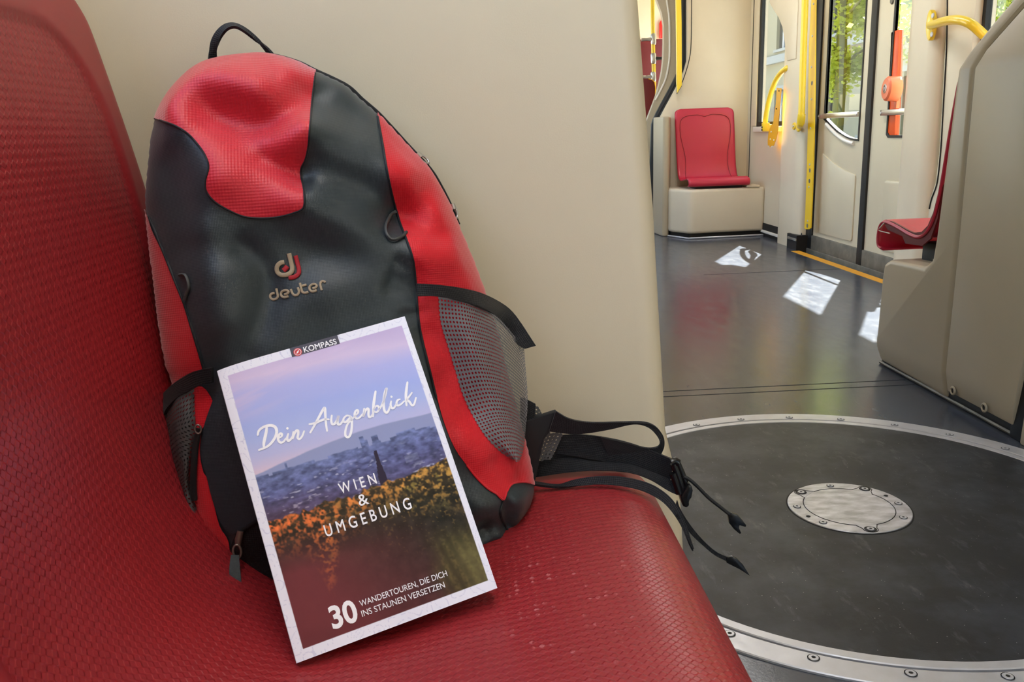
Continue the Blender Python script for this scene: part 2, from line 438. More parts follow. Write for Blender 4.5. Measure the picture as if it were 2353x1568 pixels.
# right wall: near part (behind the joint portal), wall with the two windows, far part
WZ = 1.74
wall_with_windows('wall_right', XW, XW+.05, -2.6, 3.66, 2.3, [(2.45, 3.40, .72, WZ)], M['panel_far'])
wall_with_windows('wall_right_2', XW, XW+.05, 5.08, 12.0, 2.3, [(5.30, 5.995, .735, WZ), (7.2, 10.5, .8, 1.95)], M['panel_far'])
S(box('wall_right_3', (XW, 3.66, 1.86), (XW+.05, 5.08, 2.3), M['panel_far']))
S(box('wall_end', (-.46, 12.0, -.1), (2.3, 12.06, 2.36), M['panel_far']))

def window(name, y0, y1, z0, z1, frame=.016):
    w = S(empty(name, (XW, (y0+y1)/2, z0)))
    S(w)
    bm_out = [(y0-.004, z0-.004), (y1+.004, z0-.004), (y1+.004, z1+.004), (y0-.004, z1+.004)]
    prism('window_gasket', bm_out, 'x', XW-.004, XW+.02, M['black_rubber'], w, holes=[[(y0+frame, z0+frame), (y1-frame, z0+frame), (y1-frame, z1-frame), (y0+frame, z1-frame)]])
    box('pane', (XW+.010, y0, z0), (XW+.014, y1, z1), M['glass'], w)
    return w
w1 = window('window_1', 5.30, 5.995, .735, WZ, .03)
w2 = window('window_2', 2.45, 3.40, .72, WZ, .022)
S(prism('rear_light_blocker', [(-.46, 0), (2.1, 0), (2.1, 2.3), (-.46, 2.3)], 'y', -1.36, -1.30, M['panel_shaded'], holes=[[(1.0, .1), (1.95, .1), (1.95, 1.95), (1.0, 1.95)]]))  # unseen wall added close behind the camera to block light
# blue round sticker on the far window pane
lathe('round_sticker', [(0, .001), (.042, .001), (.042, 0)], (XW+.009, 5.615, .93), (-1, 0, 0), M['sticker'], w1, n=24)
box('window_sill', (XW-.02, 5.27, .70), (XW+.03, 6.03, .735), M['white_lip'], w1, bev=.006)
# lighter frame panel between far window and portal, with groove
S(box('trim_1', (XW-.012, 6.0, .74), (XW+.001, 6.10, 1.9), M['panel_far'], bev=.005))
S(box('trim_2', (XW-.002, 6.135, .05), (XW+.001, 6.145, 1.9), M['dark']))
# dark skirting recess under the far window
S(box('baseboard_right', (XW-.004, 5.48, .0), (XW+.002, 6.02, .028), M['black_rubber']))
S(box('baseboard_right_2', (XW-.006, 5.47, .040), (XW+.002, 6.0, .088), M['dark']))
S(box('baseboard_right_3', (XW-.016, 5.44, .024), (XW+.002, 5.98, .042), M['white_lip'], bev=.004))

# door posts: tapering pillars with rounded noses, proud of the wall
def post(name, prof, z0, z1, m):
    return S(prism(name, prof, 'z', z0, z1, m, bev=0))
def rounded(poly, r, n=5):
    out = []
    m = len(poly)
    for k in range(m):
        p0 = np.array(poly[k-1], float); p1 = np.array(poly[k], float); p2 = np.array(poly[(k+1) % m], float)
        a = p0-p1; b = p2-p1; la = np.linalg.norm(a); lb = np.linalg.norm(b)
        rr = min(r[k] if hasattr(r, '__len__') else r, la*.45, lb*.45)
        if rr <= 0: out.append(tuple(p1)); continue
        a = p1+a/la*rr; b = p1+b/lb*rr
        for s in range(n+1):
            t = s/n; out.append(tuple((1-t)**2*a+2*t*(1-t)*p1+t*t*b))
    return out
P1 = S(prism('trim_3', rounded([(XW+.03, 5.48), (2.01, 5.455), (1.985, 5.40), (1.985, 5.13), (2.0, 5.065), (XW+.09, 5.05)], [0, .02, .04, .04, .02, 0]), 'z', 0, 2.3, M['panel_far']))
P1.data.polygons.foreach_set('use_smooth', np.ones(len(P1.data.polygons), dtype=bool)); P1.data.set_sharp_from_angle(angle=math.radians(40))
# dark box before its foot stands in for a shaded cut-out
S(box('trim_5', (1.968, 5.03, -.02), (XW+.08, 5.185, .088), M['dark']))
q = at(1842, 539, 'x', 1.984)
lathe('dark_hole', [(0, .0006), (.010, .0006)], q, (-1, 0, 0), M['dark'], P1, n=14)
S(box('trim_6', (1.962, 5.03, .055), (1.97, 5.165, .070), M['silver'], bev=.003))
# curved shoulder that closes the upper corner of the far window
sh = [tuple(at(px, py, 'x', 2.0)[1:]) for px, py in ((1815, 140), (1810, 95), (1805, 62), (1796, 40), (1784, 22), (1776, 8), (1772, -10), (1768, -60))]
sh = [(5.2, sh[0][1])] + sh + [(5.2, sh[-1][1])]
S(prism('trim_7', sh, 'x', 1.979, XW+.002, M['panel_far'], bev=.006))
P2 = S(prism('trim_8', rounded([(XW+.05, 3.95), (2.01, 3.925), (1.975, 3.85), (1.965, 3.66), (1.99, 3.615), (XW+.05, 3.60)], [0, .02, .03, .05, .02, 0]), 'z', .02, 2.3, M['panel_far']))
P2.data.polygons.foreach_set('use_smooth', np.ones(len(P2.data.polygons), dtype=bool)); P2.data.set_sharp_from_angle(angle=math.radians(40))
# side lining between near post and near window, with a curved joint
lin = [tuple(at(px, py, 'x', 2.0)[1:]) for px, py in ((2176, -60), (2174, 100), (2166, 250), (2160, 350), (2152, 420), (2140, 455), (2134, 480), (2132, 600))]
S(prism('trim_9', [(3.4, lin[0][1])] + lin + [(3.4, lin[-1][1])], 'x', 1.995, XW+.001, M['panel_far'], bev=.006))
S(tube('trim_10', [at(px+1.5, py, 'x', 1.994) for px, py in catmull([(2176, -60), (2174, 100), (2166, 250), (2160, 350), (2152, 420), (2140, 455), (2134, 480)], 6)], .0035, M['dark'], sides=6))

# two door leaves
def door_leaf(name, y0, y1, gy0, gy1, curve):
    d = S(empty(name, (XD, (y0+y1)/2, .08)))
    zt = 1.86
    if curve:
        gl = [(gy1, WZ), (gy1, .775)] + [(gy1-(gy1-gy0)*t, .775-.118*math.sin(t*PI/2)) for t in [k/10 for k in range(1, 11)]] + [(gy0, WZ)]
        pl = [(gy1+.01, .58), (gy1+.01, .12), (gy0-.005, .12), (gy0-.005, .475)] + [(gy0-.005+(gy1-gy0+.015)*t, .475+.105*(t**1.6)) for t in [k/8 for k in range(1, 8)]]
    else:
        gl = [(gy1, WZ), (gy1, .69), (gy1-.02, .675), (gy0, .675), (gy0, WZ)]
        pl = [(gy1-.01, .46), (gy1-.01, .12), (gy0+.04, .12), (gy0+.04, .46)]
    gl = [tuple(p) for p in gl]
    prism('door_panel', [(y0, .085), (y1, .085), (y1, zt), (y0, zt)], 'x', XD, XD+.014, M['panel_door'], d, holes=[gl])
    # raised lower field
    prism('door_field', rounded(pl, .02, 3), 'x', XD-.007, XD+.002, M['panel_door'], d, bev=.005)
    cx = sum(p[0] for p in gl)/len(gl); cz = sum(p[1] for p in gl)/len(gl)
    def grow(g, k): return [(p[0]+(k if p[0] > (gy0+gy1)/2 else -k), p[1]+(k if p[1] > 1.2 else -k)) for p in g]
    prism('glass_gasket', grow(gl, .012), 'x', XD-.004, XD+.013, M['black_rubber'], d, holes=[gl])
    prism('pane', gl, 'x', XD+.008, XD+.011, M['glass'], d)
    if curve:
        lipp = [(gy1+.004-(gy1-gy0)*t, .752-.120*math.sin(t*PI/2)) for t in [k/12 for k in range(1, 12)]]
        tube('glass_lip', [(XD-.004, p[0], p[1]) for p in lipp], .011, M['white_lip'], d, sides=8)
    r = box('guard_rail', (XD-.022, gy0-.02, .768), (XD-.012, gy1+.045, .795), M['silver'], d, bev=.003)
    for yy in (gy0-.012, gy1+.036): lathe('rail_screw', [(0, .004), (.005, .004), (.006, 0)], (XD-.022, yy, .7815), (-1, 0, 0), M['steel'], r, n=12)
    # scribbled marks on the rail's end
    m0 = gy1+.040
    for stroke in ([(-.004, .018), (.006, .006)], [(.006, .018), (-.004, .006)], [(.001, .002), (-.003, -.004), (.003, -.010), (-.001, -.016)], [(-.006, -.003), (.006, -.006)]):
        tube('scribble', [(XD-.0225, m0+a*.9, .7815+b*.8-.002) for a, b in stroke], .0006, M['dark'], r, sides=5)
    box('door_foot', (XD-.012, y0+.004, -.03), (XD+.03, y1-.004, .095), M['grey_metal'], d, bev=.004)
    return d
door1 = door_leaf('door_1', 4.362, 4.975, 4.450, 4.885, True)
door2 = door_leaf('door_2', 3.72, 4.310, 3.74, 4.135, False)
S(box('trim_11', (XD-.012, 4.306, .0), (XD+.03, 4.366, 1.8), M['black_rubber'], bev=.006))
S(box('trim_12', (XD-.010, 4.973, .0), (XD+.05, 5.06, 1.8), M['black_rubber']))

# ------------------------------------------------------------------ far portal: transverse wall, arched seal, passage
yF = 6.2
Spx = [(1508, 560), (1507, 400), (1511, 287), (1520, 264), (1559, 191), (1576, 149), (1579, 100), (1578, -200)]
Sxz = [(p[0], p[2]) for p in (at(a, b, 'y', yF) for a, b in Spx)]
Sxz = [(Sxz[0][0], 0.0)] + Sxz[1:]
Sxz = [tuple(p) for p in catmull(Sxz[:2], 1)] + [tuple(p) for p in catmull(Sxz[2:], 5)]
S(prism('wall_back', Sxz + [(XW+.02, Sxz[-1][1]), (XW+.02, 0)], 'y', yF, yF+.08, M['panel_far'], bev=.012))
S(prism('wall_back_2', [(Sxz[-1][0], Sxz[-1][1]-.02), (XW+.02, Sxz[-1][1]-.02), (XW+.02, 2.3), (Sxz[-1][0]-.35, 2.3)], 'y', yF, yF+.08, M['panel_far']))
S(tube('trim_13', [(x-.012, yF+.06, z) for x, z in Sxz], .024, M['black_rubber'], sides=8))
S(tube('trim_14', [(x-.004, yF+.03, z) for x, z in Sxz], .006, M['black_rubber'], sides=6))
# fine joint line just inside the wall's curved edge
S(tube('trim_15', [at(px, py, 'y', yF-.001) for px, py in catmull([(1589, -150), (1589, 0), (1588, 100), (1583, 140), (1571, 180), (1560, 205)], 5)], .0028, M['dark'], sides=6))
# inner frame between seal and opening
Opx = [(1500, -160), (1509, 0), (1520, 29), (1525, 57), (1525, 100), (1524, 134), (1521, 163), (1514, 195), (1508, 218), (1503, 232)]
yO = 6.42
Oxz = [(p[0], p[2]) for p in (at(a, b, 'y', yO) for a, b in Opx)]
ring = Oxz + [(Oxz[-1][0]-.16, Oxz[-1][1]-.4), (Oxz[-1][0]-.16, 0), (Sxz[0][0]+.06, 0)] + [(x+.06, z) for x, z in Sxz[1:]]
S(prism('trim_16', ring, 'y', yO, yO+.05, M['panel_shaded'], bev=.006))
S(tube('trim_17', [at(px, py, 'y', yO-.003) for px, py in catmull([(1528, -30), (1534, 15), (1537.5, 40), (1538.5, 80), (1538.5, 124), (1536, 150), (1529, 182), (1518, 207), (1506, 230)], 5)], .007, M['white_lip'], sides=8))  # bead along the ridge, its highlight put into the pale colour
# shoulder beside the far seat and the moulded seat box
S(prism('trim_18', rounded([(1.345, 6.21), (1.362, 5.965), (1.405, 5.965), (1.475, 6.21)], [0, .015, .02, 0]), 'z', 0, .825, M['panel_shaded'], bev=.03, seg=4))
fb = rounded([(1.405, 6.2), (1.405, 5.93), (1.50, 5.755), (XW, 5.79), (XW+.01, 6.2)], [0, .03, .035, 0, 0])
def fwarp(c):
    s = 1-.03*(c.z < .1); return c
S(prism('trim_19', fb, 'z', .035, .335, M['panel_far'], bev=.022, seg=3))
S(prism('baseboard_back', [(1.42, 6.2), (1.42, 5.945), (1.51, 5.785), (XW, 5.82), (XW, 6.2)], 'z', 0, .04, M['black_rubber']))
S(tube('trim_20', [(1.40, 5.955, .007), (1.495, 5.752, .007), (XW, 5.785, .007)], .006, M['steel'], sides=6))

# ------------------------------------------------------------------ near right portal (beside the turntable)
xP = 1.25
def pwarp(c):
    x = c.x
    if x < xP+.3:
        if c.z > .86: x += (c.z-.86)*.34
        if c.z < .085: x += (.085-c.z)*.20
    return (x, c.y, c.z)
def yz(pts): return [tuple(at(a, b, 'x', xP)[1:]) for a, b in pts]
colA = [(2.128, .004), (2.119, .44), (2.117, .86), (2.10, .905), (2.02, .985), (1.72, 1.29), (1.72, 2.3), (1.80, 2.3), (1.80, 1.32),
        (2.055, 1.022), (2.10, .978), (2.165, .903), (2.184, .868), (2.190, .82), (2.222, .43), (2.232, .372), (2.27, .345), (2.46, .338), (2.497, .322), (2.504, .28), (2.512, .10), (2.525, .055), (2.505, .012)]
S(prism('wall_portal', colA, 'x', xP, XW+.04, M['panel_shaded'], bev=.016, seg=3, warp=pwarp, cuts=(.085, .86)))
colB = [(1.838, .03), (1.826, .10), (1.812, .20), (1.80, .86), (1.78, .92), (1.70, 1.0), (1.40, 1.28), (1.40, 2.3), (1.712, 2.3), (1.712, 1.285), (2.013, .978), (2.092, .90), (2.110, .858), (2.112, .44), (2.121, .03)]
pb = S(prism('wall_portal_2', colB, 'x', xP, XW+.04, M['panel_shaded'], bev=.006, seg=2, warp=pwarp, cuts=(.085, .86)))
for (px, py) in ((2190, 898), (2262, 937)):
    q = at(px, py, 'x', xP+.004)
    lathe('screw_hole', [(0, .0), (.0065, .0), (.0085, .004), (.0115, .003), (.0125, 0)], q-np.array([0, 0, 0]), (-1, 0, 0), M['panel_shaded'], pb, n=16)
    lathe('screw_hole', [(0, .0012), (.0062, .0012)], q, (-1, 0, 0), M['dark'], pb, n=16)
S(box('trim_21', (xP+.012, 1.79, 0), (XW, 1.85, 1.0), M['black_rubber'], bev=.004))
S(prism('wall_portal_3', [(1.80, .0), (1.788, .20), (1.775, .88), (1.40, 1.25), (1.40, 2.3), (1.0, 2.3), (1.0, 0)], 'x', xP+.004, XW+.04, M['panel_shaded'], bev=.006))
S(box('baseboard_portal', (xP+.022, 1.80, 0), (XW, 2.508, .035), M['black_rubber']))
S(tube('trim_22', [(xP+.018, 1.84, .006), (xP+.02, 2.515, .006)], .005, M['grey_metal'], sides=6))

# ------------------------------------------------------------------ near transverse wall the backpack leans on
yN = .80
wl_ = [(-.46, 0), (.232, 0), (.208, .37), (.192, .44), (.178, .667), (.163, .853), (.15, 1.0), (.10, 1.2), (.10, 2.3), (-.46, 2.3)]
wall_front = S(prism('wall_front', wl_, 'y', yN, yN+.16, M['panel'], bev=.028, seg=5))

# ------------------------------------------------------------------ turntable in the floor of the joint
tt = empty('floor_turntable', (TC[0], TC[1], 0), 'round dark turntable with steel rings set in the tram floor', 'turntable')
annulus('turntable_disc', TC, 0, .506, -.03, .0030, M['disc'], tt, 160)
annulus('inner_ring', TC, .5045, .5232, -.03, .0042, M['steel'], tt, 160, .0015)
annulus('ring_gap', TC, .5225, .5292, -.03, -.003, M['dark'], tt, 160)
annulus('outer_ring', TC, .5285, .5715, -.03, .0040, M['steel'], tt, 160, .0015)
def screw(x, y, z, r, parent, m=M['steel']):
    s = lathe('screw', [(r, 0), (r, .0012), (r*.9, .0018), (r*.45, .0018), (r*.42, .0006), (0, .0006)], (x, y, z), (0, 0, 1), m, parent, n=18)
    lathe('screw_socket', [(r*.40, .0014), (0, .0014)], (x, y, z), (0, 0, 1), M['dark'], s, n=8)
    lathe('screw_rim', [(r*1.02, .0008), (r*1.22, .0008)], (x, y, z), (0, 0, 1), M['dark'], s, n=18)
    return s
for k in range(27):
    a = math.radians(-119+k*13.35)
    screw(TC[0]+.5405*math.cos(a), TC[1]+.5405*math.sin(a), .0040, .0072, tt)
annulus('cover_gap', TC, .112, .1178, .0, .0036, M['dark'], tt, 96)
annulus('cover_ring', TC, .083, .1150, 0, .0052, M['steel_lid'], tt, 96, .001)
lid = annulus('cover_lid', TC, 0, .0842, 0, .0054, M['steel_lid'], tt, 96, .0008)
def arc_line(r, a0, a1, n=24): return [(TC[0]+r*math.cos(math.radians(a0+(a1-a0)*k/n)), TC[1]+r*math.sin(math.radians(a0+(a1-a0)*k/n)), .0053) for k in range(n+1)]
ears = (131, 48, -92)
lin_ = []
for k, e in enumerate(ears):
    nxt = ears[(k+1) % 3]
    a0, a1 = e-13, nxt+13
    if a1 > a0: a1 -= 360
    tube('lid_joint', arc_line(.0850, a0, a1, 40), .0008, M['dark'], tt, sides=5)
    ea = math.radians(e); ux = np.array([math.cos(ea), math.sin(ea)]); vx = np.array([-ux[1], ux[0]])
    c0 = np.array(TC)+ux*.1005
    ear = [c0-ux*.0165-vx*.0195, c0-ux*.004-vx*.0135] + [c0+ux*.0125*math.sin(t)-vx*.0135*math.cos(t) for t in np.linspace(.3, PI-.3, 9)] + [c0-ux*.004+vx*.0135, c0-ux*.0165+vx*.0195]
    prism('lid_ear', [tuple(p) for p in ear], 'z', .0, .00545, M['steel_lid'], tt)
    tube('lid_joint', [(p[0], p[1], .0054) for p in ear], .0008, M['dark'], tt, sides=5)
    lathe('ear_recess', [(.0112, .0003), (.0085, .0003)], (c0[0], c0[1], .0054), (0, 0, 1), M['dark'], tt, n=20)
    screw(c0[0], c0[1], .0054, .0068, tt)
for a in (87, 0, -38, -141, 174):
    screw(TC[0]+.1*math.cos(math.radians(a)), TC[1]+.1*math.sin(math.radians(a)), .0052, .0062, tt)
for a in (22, -160):
    lathe('bolt_hole', [(.0045, .0004), (0, .0004)], (TC[0]+.101*math.cos(math.radians(a)), TC[1]+.101*math.sin(math.radians(a)), .0052), (0, 0, 1), M['dark'], tt, n=12)

# ------------------------------------------------------------------ tram seats: one shell bent from backrest to lip
PROF = [(-.304, .868), (-.301, .855), (-.294, .83), (-.283, .78), (-.272, .725), (-.261, .66), (-.250, .595), (-.238, .535), (-.222, .487), (-.198, .449), (-.165, .424), (-.125, .413), (-.07, .416), (0, .427), (.06, .435), (.098, .4385), (.124, .437), (.143, .430), (.157, .415), (.165, .394), (.1665, .372), (.161, .352), (.146, .340), (.120, .338)]
def tram_seat(root, W, mt, step, place, name='seat_shell'):
    """place maps local (forward, side, up) to the world; side runs from -W/2 to W/2"""
    P = np.array(catmull(PROF, 12))
    L = np.concatenate([[0], np.cumsum(np.linalg.norm(np.diff(P, axis=0), axis=1))])
    T = L[-1]; ns = int(T/step)
    s = np.linspace(0, T, ns+1)
    px = np.interp(s, L, P[:, 0]); pz = np.interp(s, L, P[:, 1])
    tx = np.gradient(px, s); tz = np.gradient(pz, s); ln = np.hypot(tx, tz); tx /= ln; tz /= ln
    nx, nzv = -tz, tx                              # points to the sitter
    nx, nzv = (nx, nzv) if nx[5] > 0 else (-nx, -nzv)
    nt = int(W/step); tv = np.linspace(-1, 1, nt+1)
    lip = np.interp(.166, [0, 1], [0, 1])
    r0, r1 = .035, .022
    V = []; ins = []; wear = []; UV = []
    for k in range(ns+1):
        hw = W/2
        if s[k] < r0: hw -= r0-math.sqrt(max(0, r0**2-(r0-s[k])**2))
        # waist of the moulded inset
        z = s[k]/T
        for t in tv:
            y = hw*t
            e = hw-abs(y)
            dn = 0
            if e < .010: dn = -.007*(1-math.sqrt(max(0, 1-((.010-e)/.010)**2)))
            # inset contour
            wi = W/2-.030-.020*math.exp(-((s[k]-.40)/.13)**2)-(.004 if s[k] > .5 else 0)
            top = .036+.010*math.exp(-(y/.028)**2)-.016*(abs(y)/wi)**3*0
            qx = wi-abs(y); qs = s[k]-top
            rr = .075
            if qx < rr and qs < rr: d = rr-math.hypot(rr-qx, rr-qs)
            else: d = min(qx, qs)
            fe = max(0, min(1, d/.007)); fe = fe*fe*(3-2*fe)
            fade = max(0, min(1, (T-.17-s[k])/.10))
            dn -= .0032*fe*fade
            fx, fz = px[k]+nx[k]*dn, pz[k]+nzv[k]*dn
            V.append(place((fx, y, fz))); ins.append(max(.0, min(1, d/.012))); UV.append((s[k], y))
            wear.append(math.exp(-((px[k]-.055)/.05)**2-((y-.0)/.10)**2)*(1 if s[k] > .5 else 0))
    F = [(k*(nt+1)+j, k*(nt+1)+j+1, (k+1)*(nt+1)+j+1, (k+1)*(nt+1)+j) for k in range(ns) for j in range(nt)]
    o = mesh(name, V, F, mt, root, uvs=UV)
    for nm, arr in (('inset', ins), ('wear', wear)):
        a = o.data.attributes.new(nm, 'FLOAT', 'POINT'); a.data.foreach_set('value', np.array(arr, dtype=np.float32))
    # outward side of the sheet is the sitter's side
    md = o.modifiers.new('thickness', 'SOLIDIFY'); md.thickness = .007
    nrm = o.data.polygons[len(o.data.polygons)//2].normal
    want = Vector(place((nx[ns//2], 0, nzv[ns//2])))-Vector(place((0, 0, 0)))
    md.offset = -1 if nrm.dot(want) > 0 else 1
    return o
SY0, SY1 = .315, .742
near = empty('tram_seat', (0, (SY0+SY1)/2, .34), 'dark red embossed plastic seat in front, under the backpack and the book', 'seat')
tram_seat(near, SY1-SY0, M['seat'], .0042, lambda c: (c[0], (SY0+SY1)/2+c[1], c[2]))
box('seat_block', (-.10, SY0+.05, .30), (.04, SY1-.05, .404), M['black_rubber'], near, bev=.006)
box('seat_block', (-.352, SY0+.07, .60), (-.275, SY1-.07, .66), M['black_rubber'], near, bev=.006)
S(box('trim_23', (-.40, .26, 0), (.10, .80, .30), M['panel_shaded'], bev=.02))
S(box('trim_24', (-.40, .26, .30), (-.352, .80, .92), M['panel_shaded'], bev=.01))

def place_far(c): return (1.705+c[1]+(.43-c[2])*.025, 5.895-c[0]*.80, .402+(1.08 if c[2] > .43 else .55)*(c[2]-.43))
far = empty('tram_seat', (1.717, 5.9, .335), 'brightly lit red empty seat at the far end, facing the camera', 'seat')
tram_seat(far, .425, M['seat_lit'], .009, place_far)
box('seat_block', (1.555, 5.81, .333), (1.88, 5.98, .366), M['black_rubber'], far, bev=.006)
box('seat_block', (1.57, 6.135, .60), (1.85, 6.20, .66), M['black_rubber'], far, bev=.006)
# latch and hinge plates on the box top beside the far seat
box('hinge_plate', (1.90, 5.78, .333), (1.99, 5.90, .350), M['panel'], far, bev=.006)

def place_right(c): return (1.515+c[1], 2.528+c[0]*.84, c[2]*.985+.008)

def contour(place, parent, W, m):
    # thin moulded line that frames the sitting surface
    P = np.array(catmull(PROF, 12)); L = np.concatenate([[0], np.cumsum(np.linalg.norm(np.diff(P, axis=0), axis=1))])
    def on(s, y): return place((np.interp(s, L, P[:, 0])+.0015, y, np.interp(s, L, P[:, 1])+.0015))
    w = W/2-.035
    half = [(.62, w-.004), (.55, w-.008), (.46, w-.016), (.38, w-.026), (.31, w-.026), (.25, w-.014), (.18, w), (.12, w+.003), (.075, w-.008), (.052, w-.04), (.045, w-.09), (.043, .05), (.050, .022), (.056, 0)]
    full = half+[(a, -b) for a, b in half[-2::-1]]
    tube('moulded_line', [on(a, b) for a, b in catmull(full, 5)], .0014, m, parent, sides=6)
contour(place_far, far, .425, M['red_far'])
rs = empty('tram_seat', (1.515, 2.45, .34), 'red seat seen from its side at the right, back against the shaded portal', 'seat')
tram_seat(rs, .425, M['seat_lit'], .009, place_right)
for yy in (2.40, 2.305):
    box('seat_block', (1.335, yy-.043, .335), (1.70, yy+.04, .393), M['black_rubber'], rs, bev=.005)
# deep side flange that stiffens the shell
fl = [(-.245, .60), (-.232, .54), (-.213, .485), (-.185, .445), (-.15, .424), (-.10, .416), (-.05, .4205), (0, .428), (.06, .436), (.11, .438), (.13, .43), (.09, .407), (-.02, .398), (-.045, .378), (-.16, .383), (-.21, .41), (-.243, .47), (-.257, .55)]
for sx in (-.206, .203):
    prism('side_flange', [tuple(place_right((a, 0, b))[1:]) for a, b in fl], 'x', 1.515+sx, 1.515+sx+.006, M['red_far'], rs)
rp = [place_right((a, -.2085, b)) for a, b in ((.06, .402), (.10, .424), (.118, .418))]
tube('edge_seam', [place_right((a, -.2095, b)) for a, b in ((.065, .399), (.105, .399), (.135, .399), (.150, .401), (.153, .405), (.12, .424), (.108, .430))], .0017, M['white_lip'], rs, sides=6)

# ------------------------------------------------------------------ yellow rails and strips on the right wall
gp = empty('grab_pole', tuple(at(1835, 290, 'x', 1.97)), 'yellow round pole on the door post beside the perforated strip', 'pole')
pp = [at(px, py, 'x', 1.925) for px, py in ((1854, -160), (1850, 0), (1846, 120), (1843, 220), (1841.5, 262))]
tube('pole_tube', catmull(pp + [at(1840, 283, 'x', 1.928), at(1838, 289, 'x', 1.955)], 5), .0185, M['yellow'], gp, sides=16)
tube('pole_collar', [at(1842, 262, 'x', 1.925), at(1841, 274, 'x', 1.9255), at(1840, 284, 'x', 1.929)], [.0215, .0225, .021], M['yellow'], gp, sides=16)
lathe('pole_flange', [(.0, .008), (.028, .008), (.033, .004), (.034, 0)], at(1836, 290, 'x', 1.972), (-1, .0, .0), M['yellow'], gp, n=20)
fo = at(1826, 290, 'x', 1.968)
lathe('flange_tab', [(.0, .008), (.02, .008), (.023, 0)], fo, (-1, 0, 0), M['yellow'], gp, n=16)
lathe('flange_screw', [(.0, .004), (.006, .004), (.007, 0)], fo+np.array([-.008, 0, 0]), (-1, 0, 0), M['steel'], gp, n=12)

st = empty('perforated_strip', tuple(at(1857, 525, 'x', 2.0)), 'flat yellow upright strip with holes at the door edge', 'strip')
def yzs(pts, x=1.985): return [tuple(at(a, b, 'x', x)[1:]) for a, b in pts]
sp = yzs([(1868, -170), (1865, 0), (1859.5, 100), (1858, 180), (1857, 280), (1854, 400), (1851, 480), (1848.5, 524), (1851, 527), (1860, 527), (1863, 524), (1866, 460), (1869, 380), (1871, 300), (1873, 180), (1874, 60), (1875.5, -170)])
prism('strip_plate', sp, 'x', 1.984, 1.990, M['yellow_strip'], st)
for (px, py) in ((1869.5, 9), (1867, 83), (1865, 154), (1865, 228), (1863, 295), (1861, 378), (1859, 430), (1856, 508)):
    lathe('strip_screw', [(0, .003), (.0055, .003), (.0065, 0)], at(px, py, 'x', 1.984), (-1, 0, 0), M['steel'], st, n=12)
for (px, py) in ((1866, 191), (1861, 392), (1860, 416), (1855, 519)):
    lathe('strip_hole', [(0, .0006), (.0125, .0006)], at(px, py, 'x', 1.984), (-1, 0, 0), M['grey_metal'], st, n=16)

bw = empty('grab_rail', tuple(at(1760, 295, 'x', 2.03)), 'yellow bow handle curving across the far window', 'handle')
bpts = [(1757, 300), (1758, 285), (1761, 262), (1766, 236), (1773, 210), (1782, 187), (1793, 170), (1801, 162), (1808, 157)]
tube('handle_tube', catmull([at(a, b, 'x', 1.985) for a, b in bpts]+[at(1813, 154, 'x', 2.005)], 5), .0165, M['yellow'], bw, sides=14)
q = at(1759.5, 290, 'x', 1.985)
tube('handle_socket', [q+np.array([.0, 0, .022]), q+np.array([.0, 0, .02]), q-np.array([0, 0, .022]), q-np.array([0, 0, .034])], [.018, .027, .026, .020], M['yellow'], bw, sides=16)
box('handle_foot', (1.985, q[1]-.02, q[2]-.035), (XW, q[1]+.02, q[2]+.01), M['yellow'], bw, bev=.006)
for dz in (-.006, -.024): lathe('handle_screw', [(0, .003), (.005, .003), (.006, 0)], q+np.array([-.026, -.006, dz]), (-1, -.2, 0), M['dark'], bw, n=10)

bp_ = empty('hanging_strap', tuple(at(1775, 335, 'x', 1.96)), 'orange-yellow plastic strap with holes hanging from the bow handle', 'strap')
def sx(pts, x): return [at(a, b, 'x', x) for a, b in pts]
rail('strap_band', sx([(1785.5, 202), (1783, 240), (1778, 275), (1775, 300), (1773, 320), (1771, 336)], 1.955), sx([(1796, 203), (1793, 240), (1789, 275), (1788, 296), (1784, 318), (1778, 335)], 1.955), .003, M['yellow_strap'], bp_)
rail('strap_band', sx([(1772, 288), (1767, 302), (1765, 318), (1765, 334), (1769, 338)], 1.962), sx([(1778, 284), (1776, 300), (1774, 316), (1773, 328), (1774, 337)], 1.962), .003, M['yellow_strap'], bp_)
for (px, py, x) in ((1790, 209, 1.952), (1784, 250, 1.952), (1772, 303, 1.958), (1770, 320, 1.958), (1778, 322, 1.952), (1767, 336, 1.957), (1774, 337, 1.952)):
    lathe('strap_stud', [(0, .002), (.004, .002), (.005, 0)], at(px, py, 'x', x), (-1, -.3, 0), M['dark' if py < 300 else 'white_lip'], bp_, n=10)

fbar = empty('grab_bar', tuple(at(1556, 215, 'y', 6.13)), 'flat yellow upright bar ending in a point beside the far passage', 'bar')
fp = [(p[0], p[2]) for p in (at(a, b, 'y', 6.14) for a, b in ((1550, -170), (1552, 0), (1553.5, 100), (1554, 190), (1555.5, 214), (1560, 206), (1566, 196), (1566, 188), (1566, 150), (1565.5, 60), (1564.5, 0), (1563, -170)))]
prism('bar_profile', fp, 'y', 6.125, 6.15, M['yellow'], fbar, bev=.004)
prism('bar_backing', [(x+.004, z-.006) for x, z in fp], 'y', 6.15, 6.165, M['black_rubber'], fbar)

